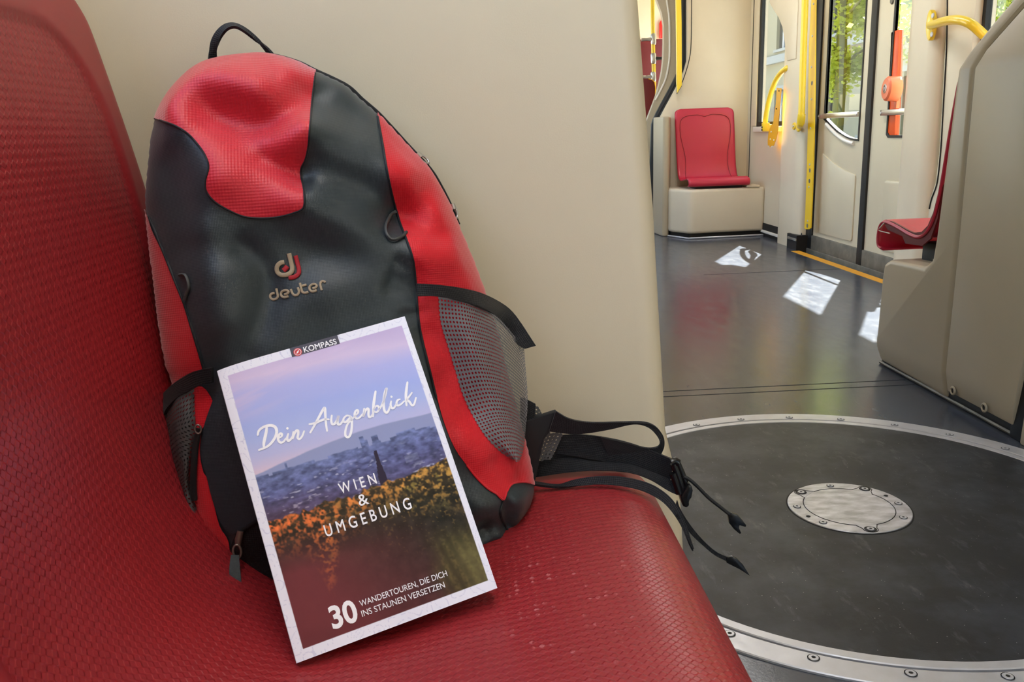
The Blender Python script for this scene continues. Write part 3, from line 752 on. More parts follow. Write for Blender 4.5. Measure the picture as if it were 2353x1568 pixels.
gr = empty('grab_rail', tuple(at(2138, 62, 'x', 1.96)), 'short yellow curved handle on the near door post at top right', 'handle')
fl_ = at(2139, 58, 'x', 1.955)
hp = [(2139, 58, 1.958), (2150, 55, 1.93), (2165, 50, 1.90), (2185, 46, 1.875), (2205, 46, 1.865), (2225, 52, 1.87), (2240, 62, 1.885), (2262, 82, 1.92)]
tube('handle_tube', catmull([at(a, b, 'x', x) for a, b, x in hp], 6), .0175, M['yellow'], gr, sides=16)
fo = []
for t in range(28):
    a = 2*PI*t/28; fo.append((fl_[1]+.027*math.sin(a)+.004*math.cos(a), fl_[2]+.062*math.cos(a)*(1-.12*abs(math.sin(a)))))
prism('handle_flange', fo, 'x', 1.947, 1.968, M['yellow'], gr, bev=.004)
for (px, py) in ((2144, 36), (2141.5, 79)): lathe('flange_screw', [(0, .002), (.004, .002), (.0095, .003), (.011, 0)], at(px, py, 'x', 1.946), (-1, 0, 0), M['steel'], gr, n=16)

er = empty('emergency_release', tuple(at(2048, 205, 'x', 2.05)), 'orange upright bar with round orange knob on the near door leaf', 'emergency handle')
ob = yzs([(2047.5, 73), (2066, 68), (2064.5, 110), (2062, 180), (2058, 260), (2055.5, 312), (2036, 312), (2040, 220), (2045, 130)], 2.045)
prism('release_bar', ob, 'x', 2.045, 2.068, M['orange'], er, bev=.003)
kc = at(2038, 204, 'x', 1.985)
lathe('knob', [(0, .006), (.018, .006), (.018, .010), (.047, .008), (.056, 0), (.058, -.05), (.050, -.055), (.0, -.055)], kc, (-1, .10, .05), M['orange_light'], er, n=36)
lathe('knob_lock', [(0, .004), (.014, .004), (.0155, .012), (.021, .011), (.023, .004)], kc, (-1, .10, .05), M['silver'], er, n=24)
box('lock_key', (kc[0]-.014, kc[1]-.004, kc[2]-.009), (kc[0]-.003, kc[1]+.004, kc[2]+.009), M['steel'], er, bev=.002)
qs = at(2057, 234, 'x', 2.03)
box('release_tab', (2.03, qs[1]-.012, qs[2]-.03), (2.047, qs[1]+.012, qs[2]+.03), M['orange_light'], er, bev=.003)
cs = at(2058, 2, 'x', 2.06); lathe('round_button', [(0, .006), (.012, .006), (.016, 0)], (XD-.001, cs[1], cs[2]), (-1, 0, 0), M['grey_metal'], er, n=16)

# ------------------------------------------------------------------ the next car seen through the passage
np_ = empty('grab_pole', tuple(at(1500, 230, 'y', 7.4)), 'yellow pole with grey metal clamps in the passage to the next car', 'pole')
ptop = at(1499, -150, 'y', 7.4); pbot = at(1503, 190, 'y', 7.4)
tube('pole_tube', [ptop, at(1499.5, 40, 'y', 7.4), at(1501, 120, 'y', 7.4), pbot, (pbot[0]-.002, pbot[1], .02)], .0165, M['yellow'], np_, sides=12)
for (y0, y1) in ((77, 103), (122, 147), (165, 188)):
    c1 = at(1501, y0, 'y', 7.4); c2 = at(1502, y1, 'y', 7.4)
    tube('clamp', [c1, c1+(c2-c1)*.15, c1+(c2-c1)*.85, c2], [.018, .023, .023, .018], M['silver'], np_, sides=12)
    mid = (c1+c2)/2
    sgn = 1 if y0 == 122 else -1
    tube('clamp_arm', [mid+np.array([.012*sgn, 0, 0]), mid+np.array([.055*sgn, .0, 0]), mid+np.array([.10*sgn, 0, 0])], [.018, .013, .016], M['black_rubber' if sgn > 0 else 'silver'], np_, sides=10)
s1 = empty('seat_row', (1.6, 8.1, 0), 'dark red tall seat backs in the next car, behind the pole', 'seat')
b1 = at(1480, 90, 'y', 8.0); b2 = at(1540, 215, 'y', 8.0)
bk = box('backrest', (b1[0]-.5, 8.0, .42), (b2[0]+.25, 8.06, b1[2]), M['red_far'], s1, bev=.02)
box('backrest_rail', (b1[0]-.5, 7.985, 1.155), (b2[0]+.25, 8.0, 1.165), M['red_far'], bk)
box('seat_cushion', (b1[0]-.5, 7.6, .36), (b2[0]+.25, 8.0, .42), M['red_far'], s1, bev=.02)
box('seat_pedestal', (b1[0]-.4, 7.7, 0), (b2[0]+.2, 8.0, .36), M['panel_shaded'], s1, bev=.02)
s2 = empty('passage_seat', tuple(at(1495, 500, 'y', 6.9)), 'dark red seat edge with yellow rim just left of the far passage frame', 'seat')
q2 = [(p[0], p[2]) for p in (at(a, b, 'y', 6.9) for a, b in ((1440, 175), (1488, 181), (1497, 183), (1503, 188), (1505.5, 200), (1505, 225), (1503, 300), (1500, 480), (1440, 480)))]
prism('backrest', q2, 'y', 6.9, 6.93, M['red_far'], s2, bev=.004)
tube('backrest_rim', [(p[0], 6.897, p[2]) for p in (at(a, b, 'y', 6.897) for a, b in ((1490, 181), (1498, 183), (1504, 189), (1506, 202), (1505.5, 225)))], .003, M['yellow_strap'], s2, sides=6)
box('seat_pan', (q2[0][0], 6.93, .38), (q2[-2][0], 7.25, .42), M['red_far'], s2, bev=.01)
box('seat_pedestal', (q2[0][0], 6.94, 0), (q2[-2][0]-.02, 7.2, .38), M['panel_shaded'], s2, bev=.01)
fe = empty('fire_extinguisher', tuple(at(1521, 88, 'y', 8.9)), 'bright red upright extinguisher on the white wall of the next car', 'extinguisher')
e1 = at(1520, 47, 'y', 8.9); e2 = at(1522, 88, 'y', 8.9)
lathe('cylinder', [(0, 0), (.03, .0), (.033, .01), (.033, e1[2]-e2[2]-.03), (.018, e1[2]-e2[2]), (0, e1[2]-e2[2])], (e2[0], 8.9, e2[2]), (0, 0, 1), M['red_ext'], fe, n=16)
lathe('valve', [(.012, 0), (.012, .03), (0, .03)], (e2[0], 8.9, e1[2]-.002), (0, 0, 1), M['white_lip'], fe, n=10)
S(box('trim_25', (1.55, 8.94, 0), (XW, 8.99, 2.3), M['panel']))
S(box('trim_26', (-.4, 9.6, 1.05), (1.6, 9.64, 2.3), M['ceiling']))

# ------------------------------------------------------------------ backpack
PN = np.array([.165, -.945, .20]); PN /= np.linalg.norm(PN)          # the front looks this way
PU = np.cross(np.array([0, 0, 1.]), PN); PU = PU/np.linalg.norm(PU)
PV = np.cross(PN, PU)
PO = np.array([-.07, .675, .42])
def to_uv(px, py, w=0.0):
    d = ray(px, py); o = PO+PN*w; t = ((o-EYE) @ PN)/(d @ PN); q = EYE+d*t-o
    return np.array([q @ PU, q @ PV])
OUT = [(478, 148), (520, 138), (570, 132), (610, 131), (650, 138), (690, 151), (722, 167), (760, 184), (800, 205), (830, 233), (866, 264), (900, 300), (940, 344), (985, 392), (1010, 432), (1035, 482), (1060, 542), (1085, 602), (1105, 655), (1122, 705), (1140, 765), (1158, 840), (1176, 910), (1192, 970), (1206, 1025), (1218, 1080), (1222, 1120), (1213, 1155), (1192, 1195), (1168, 1240), (1125, 1270),
       (1050, 1315), (900, 1385), (760, 1420), (660, 1418), (590, 1392), (548, 1340), (522, 1300), (500, 1282), (470, 1243), (440, 1196), (420, 1142), (405, 1090), (392, 1020), (388, 960), (392, 915), (398, 875), (385, 840), (371, 760), (357, 650), (347, 570), (339, 500), (336, 470), (338, 430), (344, 370), (350, 320), (360, 280), (373, 250), (395, 215), (425, 182), (450, 162)]
OUTL = np.array([to_uv(*p) for p in catmull(OUT, 4, True)])
def seg_dist(Q, L, closed=True):
    Q = np.asarray(Q, float); A = L; B = np.roll(L, -1, 0)
    if not closed: A, B = L[:-1], L[1:]
    best = np.full(len(Q), 9e9)
    for s in range(0, len(Q), 4000):
        q = Q[s:s+4000, None, :]; ab = (B-A)[None]; t = np.clip(((q-A[None])*ab).sum(-1)/np.maximum((ab**2).sum(-1), 1e-12), 0, 1)
        d = q-(A[None]+ab*t[..., None]); best[s:s+4000] = np.sqrt((d**2).sum(-1).min(1))
    return best
def in_poly(Q, L):
    Q = np.asarray(Q, float); A = L; B = np.roll(L, 1, 0); c = np.zeros(len(Q), bool)
    for (x1, y1), (x2, y2) in zip(A, B):
        if y1 == y2: continue
        c ^= ((y1 > Q[:, 1]) != (y2 > Q[:, 1])) & (Q[:, 0] < (x2-x1)*(Q[:, 1]-y1)/(y2-y1)+x1)
    return c
# folds of the cloth: (amplitude, width, line of photo points); + stands out, - falls in
FOLDS = [(.0095, .020, [(395, 235), (450, 212), (520, 205), (580, 215), (640, 236), (668, 222), (690, 192)]),
         (-.0110, .017, [(480, 246), (540, 272), (600, 288), (655, 268), (700, 222)]),
         (-.0060, .016, [(500, 300), (560, 335), (620, 345)]),
         (.0060, .018, [(440, 300), (490, 345), (520, 420)]),
         (.0075, .013, [(625, 352), (665, 340), (700, 318)]),
         (-.0070, .010, [(615, 378), (650, 400), (690, 425)]),
         (.0050, .030, [(520, 440), (620, 460), (680, 455)]),
         (.0085, .026, [(730, 330), (790, 372), (860, 400)]),
         (-.0100, .018, [(715, 402), (780, 425), (850, 452), (910, 500)]),
         (-.0060, .022, [(740, 215), (775, 245), (800, 260)]),
         (.0070, .022, [(700, 480), (770, 520), (840, 556), (900, 570)]),
         (-.0070, .024, [(720, 585), (800, 600), (880, 610)]),
         (.0050, .020, [(760, 660), (850, 640), (935, 620)]),
         (-.0045, .010, [(570, 580), (605, 610), (620, 640)]),
         (-.0060, .012, [(620, 690), (600, 750), (570, 800)]),
         (.0050, .020, [(520, 650), (540, 720), (560, 780)]),
         (-.0045, .014, [(390, 380), (420, 450), (440, 560)]),
         (.0045, .020, [(400, 330), (450, 420), (460, 520)]),
         (-.0060, .012, [(905, 505), (950, 520), (1000, 545)]),
         (.0060, .020, [(930, 420), (980, 470), (1030, 560)]),
         (-.0050, .012, [(925, 470), (960, 480), (975, 440)]),
         (.0050, .018, [(985, 580), (1040, 610), (1075, 640)]),
         (-.0050, .012, [(980, 770), (1010, 800), (1030, 840)]),
         (-.0055, .014, [(1010, 890), (1050, 900), (1075, 930)]),
         (.0055, .016, [(1060, 1010), (1110, 1050), (1150, 1090)]),
         (-.0050, .010, [(1130, 1060), (1160, 1100), (1180, 1105)]),
         (.0060, .013, [(1095, 1150), (1125, 1165), (1142, 1190)]),
         (-.0080, .008, [(1112, 1205), (1145, 1203), (1160, 1212)]),
         (-.0050, .006, [(1152, 1150), (1158, 1175), (1160, 1200)]),
         (.0070, .012, [(1180, 1140), (1195, 1170), (1180, 1205)]),
         (.0060, .010, [(1105, 1245), (1130, 1220), (1150, 1235)]),
         (-.0030, .006, [(900, 640), (935, 650), (955, 655)]), (-.0030, .006, [(890, 665), (930, 670), (955, 680)]), (-.0030, .006, [(910, 610), (940, 625), (952, 630)]),
         (-.0025, .005, [(920, 730), (945, 725), (962, 715)]),
         (.0060, .022, [(470, 560), (480, 650), (500, 740)])]
FUV = [(a, w, np.array([to_uv(*p, .05) for p in catmull(P, 5)])) for a, w, P in FOLDS]
BULGE, RIM = .080, .100
def height(Q):
    Q = np.atleast_2d(np.asarray(Q, float))
    d = np.where(in_poly(Q, OUTL), seg_dist(Q, OUTL), 0.0)
    k = np.clip(d/RIM, 0, 1)
    v = np.clip(Q[:, 1]/.40, 0, 1)
    prof = 1.0-.10*np.clip((v-.55)/.45, 0, 1)
    w = BULGE*prof*np.sqrt(np.maximum(0, 1-(1-k)**2.2))
    m = np.clip(d/.02, 0, 1)
    for a, s, L in FUV:
        near_ = np.abs(Q-L.mean(0)).max(1) < np.abs(L-L.mean(0)).max()+3*s
        if near_.any():
            dd = seg_dist(Q[near_], L, False)
            w[near_] += 1.35*a*np.exp(-(dd/s)**2)*m[near_]
    nn = np.array([noise.noise((q[0]*16, q[1]*16, 3.1))*.0016+noise.noise((q[0]*45, q[1]*30, 8.2))*.0007 for q in Q])
    return w+nn*m
def pack_pt(uv, off=0.0):
    """points on the cloth at uv, pushed off along the surface normal"""
    uv = np.atleast_2d(np.asarray(uv, float)); e = .0015
    w = height(uv)
    if off:
        wu = (height(uv+[e, 0])-height(uv-[e, 0]))/(2*e); wv = (height(uv+[0, e])-height(uv-[0, e]))/(2*e)
        wu = np.clip(wu, -4, 4); wv = np.clip(wv, -4, 4); l = np.sqrt(1+wu**2+wv**2)
        return PO+PU*(uv[:, :1]-wu[:, None]/l[:, None]*off)+PV*(uv[:, 1:]-wv[:, None]/l[:, None]*off)+PN*(w+off/l)[:, None]
    return PO+PU*uv[:, :1]+PV*uv[:, 1:]+PN*w[:, None]
def on_pack(pts, lift=0.0):
    """uv of the cloth where the photograph shows pts"""
    pts = np.asarray(pts, float); w = np.full(len(pts), .04)
    for it in range(22):
        uv = np.array([to_uv(p[0], p[1], ww) for p, ww in zip(pts, w)])
        w += .5*(height(uv)+lift-w)
    return uv, w
def on_pack3(pts, lift=0.0):
    uv, w = on_pack(pts, lift)
    return PO+PU*uv[:, :1]+PV*uv[:, 1:]+PN*w[:, None]
def resample(L, step):
    L = np.vstack([L, L[:1]]); s = np.concatenate([[0], np.cumsum(np.linalg.norm(np.diff(L, axis=0), axis=1))])
    n = max(8, int(s[-1]/step)); t = np.linspace(0, s[-1], n, endpoint=False)
    return np.stack([np.interp(t, s, L[:, 0]), np.interp(t, s, L[:, 1])], 1)
def cloth(name, poly, mt, parent, off, step=.0026, clip=True, back=False):
    """piece of cloth: polygon in uv, cut by the pack's outline, laid on the pack"""
    B = resample(poly, step)
    O = resample(OUTL, .0022)
    lo, hi = B.min(0), B.max(0)
    g = np.stack(np.meshgrid(np.arange(lo[0], hi[0], step), np.arange(lo[1], hi[1], step)), -1).reshape(-1, 2)
    g[:, 0] += (np.round((g[:, 1]-lo[1])/step) % 2)*step*.5
    g = g[in_poly(g, B)]; g = g[seg_dist(g, B) > step*.6]
    if clip: g = g[in_poly(g, O)]; g = g[seg_dist(g, O) > step*.6] if len(g) else g
    pts = [Vector(p) for p in B]; ed = [(k, (k+1) % len(B)) for k in range(len(B))]
    if clip:
        n0 = len(pts); pts += [Vector(p) for p in O]; ed += [(n0+k, n0+(k+1) % len(O)) for k in range(len(O))]
    pts += [Vector(p) for p in g]
    res = delaunay_2d_cdt(pts, ed, [], 0, 1e-6)
    P = np.array([tuple(p) for p in res[0]]); T = np.array([f for f in res[2] if len(f) == 3])
    c = P[T].mean(1); keep = in_poly(c, B)
    if clip: keep &= in_poly(c, O)
    T = T[keep]; used = np.unique(T); mp = -np.ones(len(P), int); mp[used] = np.arange(len(used)); T = mp[T]; P = P[used]
    if back:
        d = np.where(in_poly(P, OUTL), seg_dist(P, OUTL), 0); w = -.042*np.sqrt(np.maximum(0, 1-(1-np.clip(d/.05, 0, 1))**2.2))
        V = PO+PU*P[:, :1]+PV*P[:, 1:]+PN*w[:, None]; T = T[:, ::-1]
    else: V = pack_pt(P, off)
    return mesh(name, V, [tuple(t) for t in T.tolist()], mt, parent, uvs=P)
def poly_px(pts, sub=5):
    uv, _ = on_pack(catmull(pts, sub, True)); return uv

pack = empty('backpack', tuple(PO), 'red and charcoal hiking backpack leaning on the cream wall, on the red seat', 'backpack')
cloth('front_body', OUTL, M['charcoal'], pack, 0, .0028)
cloth('back_panel', OUTL, M['webbing_dark'], pack, 0, .006, back=True)
HOOD = [(300, 262), (380, 190), (430, 120), (620, 90), (700, 110), (724, 150), (721, 190), (717, 230), (713, 280), (709, 330), (702, 366), (692, 388), (693, 412), (699, 445), (697, 478), (672, 491), (640, 499), (600, 502), (560, 498), (522, 482), (492, 463), (474, 440), (472, 415), (479, 382), (468, 352), (448, 325), (428, 305), (400, 288), (362, 274), (330, 270)]
hood_uv = poly_px(HOOD, 3)
hood = cloth('hood_panel', hood_uv, M['red_rip'], pack, .0010, .0024)
hood['label'] = 'bright red crinkled front panel at the top'
LEFTR = [(325, 480), (340, 494), (352, 530), (372, 572), (388, 612), (408, 662), (425, 705), (444, 768), (463, 832), (470, 862), (460, 885), (420, 960), (360, 960), (350, 760), (330, 600)]
sl = cloth('side_panel', poly_px(LEFTR, 3), M['red_side'], pack, .0010, .0026); sl['label'] = 'red side panel on the left'
RIGHTR = [(866, 262), (870, 290), (880, 335), (890, 395), (903, 455), (918, 508), (934, 550), (948, 592), (955, 640), (959, 700), (966, 760), (985, 840), (1003, 915), (1021, 975), (1045, 1030), (1073, 1070), (1095, 1098), (1119, 1122), (1140, 1135), (1157, 1149), (1165, 1130), (1177, 1113), (1200, 1108), (1240, 1112), (1260, 1060), (1180, 760), (1100, 560), (1000, 360), (920, 280), (880, 240)]
srp = cloth('side_panel', poly_px(RIGHTR, 3), M['red_side'], pack, .0010, .0026); srp['label'] = 'red side panel on the right'
LL = [(452, 900), (470, 890), (492, 925), (486, 960), (468, 985), (462, 1040), (470, 1085), (480, 1100), (492, 1150), (507, 1208), (525, 1237), (530, 1268), (522, 1305), (495, 1300), (470, 1262), (450, 1190), (438, 1100), (440, 1000)]
cloth('side_panel', poly_px(LL, 3), M['red_side'], pack, .0012, .0026)
# bluish lower left pocket and darker zip area below it
LP = [(492, 925), (505, 900), (560, 905), (640, 1000), (640, 1160), (590, 1192), (545, 1225), (515, 1205), (494, 1150), (480, 1095), (466, 1040), (472, 985)]
cloth('front_pocket', poly_px(LP, 3), M['charcoal_blue'], pack, .0024, .003)
ZP = [(545, 1228), (600, 1190), (700, 1180), (760, 1400), (700, 1440), (600, 1420), (552, 1370), (530, 1310), (532, 1262)]
cloth('base_panel', poly_px(ZP, 3), M['webbing_dark'], pack, .0012, .003)
# stitched seams
def seam(pts, r, mt, lift=.0012, name='seam', sub=6, closed=False):
    P = on_pack3(catmull(pts, sub, closed), lift)
    return tube(name, P, r, mt, pack, sides=6, closed=closed)
seam([(724, 168), (717, 230), (713, 280), (709, 330), (702, 366), (692, 388), (693, 412), (699, 445), (697, 478), (672, 491), (640, 499), (600, 502), (560, 498), (522, 482), (492, 463), (474, 440), (472, 415), (479, 382), (468, 352), (448, 325), (428, 305), (400, 288), (368, 276)], .0008, M['webbing'])
seam([(868, 268), (880, 335), (890, 395), (903, 455), (918, 508), (934, 550), (948, 592), (955, 640), (959, 700), (966, 760), (985, 840), (1003, 915)], .0009, M['webbing'])
seam([(342, 498), (372, 572), (388, 612), (408, 662), (425, 705), (444, 768), (463, 832), (470, 862)], .0009, M['webbing'])
seam([(1073, 1070), (1095, 1098), (1119, 1122), (1140, 1135), (1157, 1149), (1165, 1130), (1177, 1113), (1200, 1108), (1219, 1110)], .0008, M['red_side'])
seam([(1157, 1149), (1150, 1180), (1162, 1210), (1172, 1228)], .0010, M['webbing'])
# zip along the upper rim
zz = [(450, 161), (478, 147), (520, 137), (570, 131), (610, 130), (650, 137), (690, 150), (722, 166), (760, 183), (800, 204), (830, 232), (866, 263), (900, 299), (940, 343), (985, 391), (1010, 431), (1035, 481), (1050, 518)]
tube('zip', [PO+PU*u+PV*v+PN*.001 for u, v in [to_uv(*p) for p in catmull(zz, 5)]], .0030, M['webbing_dark'], pack, sides=8)
def pull(name, centre, ux, uy, a, b, r):
    c = np.array(centre); P = [c+np.array(ux)*a*math.cos(t)+np.array(uy)*b*math.sin(t) for t in np.linspace(0, 2*PI, 20, endpoint=False)]
    return tube(name, P, r, M['silver'], pack, sides=8, closed=True)
def unit(v): v = np.array(v, float); return v/np.linalg.norm(v)
for (px, py, dx, dy) in ((973, 368, .8, -.75), (1043, 490, .15, -1)):
    u, v = to_uv(px, py); c = PO+PU*u+PV*v+PN*.004
    t = unit(PU*dx+PV*dy); nn_ = unit(np.cross(t, PN))
    pull('zip_pull', c, t, unit(nn_*.8+PN*.6), .0052, .0030, .0009)
    tube('zip_slider', [c-t*.0075, c-t*.003], [.0022, .0024], M['silver'], pack, sides=8)
# carrying loop on top
ho = [(478, 150), (480, 120), (486, 94), (499, 72), (518, 57), (540, 55), (564, 66), (592, 88), (617, 112), (640, 140)]
hi_ = [(499, 148), (498, 120), (503, 98), (511, 81), (524, 67), (541, 63), (561, 73), (587, 94), (609, 115), (628, 140)]
rail('carry_loop', [at(a, b, 'y', .742) for a, b in ho], [at(a, b, 'y', .748-.012*math.sin(k/9*PI)) for k, (a, b) in enumerate(hi_)], .0022, M['webbing'], pack)
# little cord loops
seam([(910, 486), (899, 493), (890, 508), (886, 525), (890, 541), (900, 550), (912, 549), (925, 543), (934, 533)], .0013, M['grey_cord'], .0028, 'cord_loop')
seam([(412, 632), (424, 632), (431, 645), (433, 662), (428, 675), (424, 690)], .0012, M['grey_cord'], .0022, 'cord_loop')

# mesh pockets
def lift_curve(pts, lift, n=26):
    P = catmull(pts, 6); P = np.array(P); s = np.concatenate([[0], np.cumsum(np.linalg.norm(np.diff(P, axis=0), axis=1))]); t = np.linspace(0, s[-1], n)
    P = np.stack([np.interp(t, s, P[:, 0]), np.interp(t, s, P[:, 1])], 1)
    return on_pack3(P, lift)
def pocket(name, cols, lifts, mt, across=26):
    C = [lift_curve(c, l) for c, l in zip(cols, lifts)]; n = len(C[0]); V = []; UV = []
    for k in range(n):
        R = catmull([c[k] for c in C], 8); R = np.array(R); s = np.concatenate([[0], np.cumsum(np.linalg.norm(np.diff(R, axis=0), axis=1))]); t = np.linspace(0, s[-1], across+1)
        R = np.stack([np.interp(t, s, R[:, i]) for i in range(3)], 1); V.append(R)
    V = np.array(V)
    rw = np.concatenate([[0], np.cumsum(np.linalg.norm(np.diff(V[:, across//2], axis=0), axis=1))])
    wid = np.linalg.norm(V[0, -1]-V[0, 0]); wid = max(np.linalg.norm(V[k, -1]-V[k, 0]) for k in range(n))*1.05
    for k in range(n):
        # cloth keeps its cell width: strings run from the middle outwards
        cu = np.concatenate([[0], np.cumsum(np.linalg.norm(np.diff(V[k], axis=0), axis=1))])
        UV += [(c, rw[k]) for c in cu]
    F = [(k*(across+1)+j, k*(across+1)+j+1, (k+1)*(across+1)+j+1, (k+1)*(across+1)+j) for k in range(n-1) for j in range(across)]
    return mesh(name, V.reshape(-1, 3), F, mt, pack, uvs=UV)
pk = pocket('mesh_pocket', [[(1007, 680), (1012, 740), (1030, 800), (1045, 850), (1062, 905), (1085, 955), (1115, 1003), (1150, 1040), (1182, 1059)],
                       [(1070, 692), (1080, 750), (1097, 810), (1110, 860), (1125, 910), (1140, 960), (1158, 1010), (1172, 1045), (1185, 1061)],
                       [(1135, 722), (1145, 780), (1155, 830), (1162, 875), (1170, 920), (1176, 965), (1182, 1010), (1185, 1045), (1188, 1062)],
                       [(1185, 775), (1190, 810), (1195, 845), (1200, 885), (1202, 930), (1202, 970), (1198, 1015), (1196, 1045), (1191, 1061)],
                       [(1204, 800), (1206, 825), (1209, 860), (1212, 900), (1212, 940), (1208, 985), (1205, 1020), (1200, 1045), (1194, 1060)]],
            [.002, .011, .013, .012, .008], M['net']); pk['label'] = 'grey mesh pocket on the right with black elastic top'
rail('pocket_elastic', on_pack3([(957, 652), (1000, 654), (1050, 661), (1110, 677), (1160, 704), (1195, 740), (1216, 772), (1231, 795)], .012),
     on_pack3([(960, 681), (1005, 682), (1060, 693), (1105, 708), (1138, 728), (1168, 762), (1188, 790), (1206, 802)], .012), .0026, M['webbing'], pack)
pl = pocket('mesh_pocket', [[(385, 940), (380, 985), (385, 1035), (403, 1078), (406, 1128), (417, 1167), (440, 1217), (474, 1264)],
                       [(405, 915), (402, 985), (408, 1035), (420, 1078), (422, 1128), (430, 1165), (450, 1217), (475, 1265)],
                       [(425, 902), (428, 960), (426, 1020), (430, 1070), (430, 1120), (440, 1163), (458, 1215), (476, 1266)],
                       [(446, 893), (447, 930), (449, 995), (441, 1040), (436, 1110), (450, 1163), (464, 1213), (477, 1267)]],
            [.010, .013, .011, .003], M['net_dark'], 18); pl['label'] = 'dark mesh pocket on the left'
rail('pocket_elastic', on_pack3([(488, 845), (460, 850), (434, 860), (396, 887), (371, 915), (364, 935), (370, 966), (376, 984)], .012),
     on_pack3([(489, 880), (465, 884), (443, 894), (413, 912), (391, 934), (381, 950), (379, 968), (379, 984)], .012), .0026, M['webbing_dark'], pack)
tube('side_strap', on_pack3(catmull([(458, 985), (450, 1020), (446, 1060), (444, 1110), (446, 1150)], 4), .006), .0024, M['webbing'], pack, sides=8, flat=.5, flat_dir=PN)
u_, w_ = on_pack([(455, 987)], .008)
c = on_pack3([(455, 987)], .010)[0]; pull('strap_buckle', c, unit(PU), unit(PV), .0022, .0032, .0008).data.materials[0] = M['shaded_metal']
# lower left zip with metal puller and fabric tab
zc = on_pack3([(548, 1240)], .008)[0]
tube('zip_slider', [zc+PV*.006+PU*.002, zc, zc-PV*.005-PU*.001], [.0024, .0028, .0022], M['shaded_metal'], pack, sides=10, flat=.6, flat_dir=PN)
zr = pull('zip_pull', zc-PV*.0085-PU*.0015+PN*.002, unit(PU), unit(PV), .0028, .0050, .0010); zr.data.materials[0] = M['shaded_metal']
tw_ = (zc-PO) @ PN+.004
def tabpt(px, py, e):
    d = ray(px, py); o = PO+PN*(tw_+e); return EYE+d*(((o-EYE) @ PN)/(d @ PN))
rail('pull_tab', [tabpt(*q_) for q_ in ((531, 1276, .0), (527, 1310, .003), (530, 1350, .006), (535, 1403, .010))], [tabpt(*q_) for q_ in ((549, 1276, .0), (552, 1310, .003), (556, 1350, .006), (561, 1396, .010))], .0022, M['charcoal'], pack)
seam([(542, 1228), (570, 1210), (600, 1190), (640, 1165)], .0014, M['webbing_dark'], .0030, 'zip')

# hip belt, webbing loops and buckle hanging off the right side (beside the pack, over the seat edge)
def belt(name, A, B, ya, yb, mt, th=.0020):
    n = len(A); f = lambda y, k: y[0]+(y[1]-y[0])*k/(n-1) if hasattr(y, '__len__') else y
    return rail(name, [at(a, b, 'y', f(ya, k)) for k, (a, b) in enumerate(A)], [at(a, b, 'y', f(yb, k)) for k, (a, b) in enumerate(B)], th, mt, pack)
belt('strap_adjuster', [(1196, 912), (1212, 919), (1230, 928)], [(1196, 980), (1210, 984), (1224, 986)], .712, .708, M['webbing_dark'], .004)
wing = [(1196, 985), (1206, 968), (1222, 964), (1250, 954), (1278, 945), (1270, 970), (1263, 992), (1250, 1008), (1243, 1040), (1234, 1085), (1229, 1106), (1219, 1108), (1214, 1075), (1203, 1035)]
prism('hip_fin', [(p[0], p[2]) for p in (at(a, b, 'y', .706) for a, b in wing)], 'y', .704, .712, M['webbing'], pack, bev=.001)
rail('hip_mesh', [at(a, b, 'y', .714) for a, b in ((1225, 930), (1240, 940), (1262, 992), (1280, 994), (1294, 998))], [at(a, b, 'y', .714) for a, b in ((1222, 960), (1238, 962), (1240, 1052), (1252, 1056), (1266, 1056))], .002, M['spacer'], pack)
belt('hip_belt', [(1292, 999), (1345, 999), (1420, 1011), (1480, 1029), (1515, 1043), (1549, 1057)], [(1274, 1042), (1330, 1050), (1400, 1062), (1460, 1075), (1505, 1088), (1541, 1103)], (.722, .70), (.718, .70), M['webbing_dark'], .0030)
belt('webbing_loop', [(1277, 945), (1310, 963), (1360, 971), (1430, 970), (1480, 971), (1506, 980), (1522, 999), (1526, 1018), (1522, 1036), (1508, 1056), (1470, 1062), (1400, 1052)],
     [(1262, 991), (1312, 997), (1350, 995), (1402, 986), (1455, 974), (1489, 982), (1510, 1003), (1517, 1019), (1508, 1028), (1482, 1029), (1440, 1018), (1380, 1004)], (.700, .712), (.704, .708), M['webbing'])
belt('webbing_strap', [(1236, 1060), (1310, 1053), (1370, 1062), (1440, 1067), (1500, 1086), (1550, 1108), (1562, 1117)], [(1228, 1098), (1300, 1087), (1370, 1082), (1440, 1086), (1490, 1101), (1535, 1128), (1556, 1138)], (.722, .69), (.716, .688), M['webbing_dark'])
belt('webbing_strap', [(1250, 1040), (1320, 1040), (1400, 1060), (1450, 1070)], [(1236, 1075), (1310, 1066), (1390, 1076), (1440, 1084)], .724, .72, M['webbing_dark'])
belt('webbing_strap', [(1222, 1107), (1280, 1115), (1320, 1103), (1370, 1095), (1420, 1095), (1470, 1104), (1510, 1120), (1546, 1150), (1572, 1195), (1594, 1262)],
     [(1226, 1115), (1284, 1121), (1330, 1117), (1375, 1114), (1420, 1117), (1466, 1126), (1500, 1140), (1531, 1162), (1561, 1202), (1588, 1258)], (.700, .655), (.694, .655), M['webbing'])
def yb(px, py, y=.69): return at(px, py, 'y', y)
bk_ = tube('buckle', [yb(1547, 1066), yb(1556, 1090), yb(1566, 1118), yb(1572, 1142)], [.0030, .0032, .0032, .0034], M['buckle'], pack, sides=10)
tube('buckle_bar', [yb(1556, 1062, .692), yb(1566, 1085, .692), yb(1576, 1112, .692)], .0028, M['buckle'], bk_, sides=10)
tube('buckle_bar', [yb(1543, 1063), yb(1551, 1059), yb(1558, 1064)], .0036, M['buckle'], bk_, sides=10)
tube('buckle_bar', [yb(1545, 1088, .688), yb(1553, 1110, .688), yb(1561, 1134, .688)], .0030, M['buckle'], bk_, sides=10)
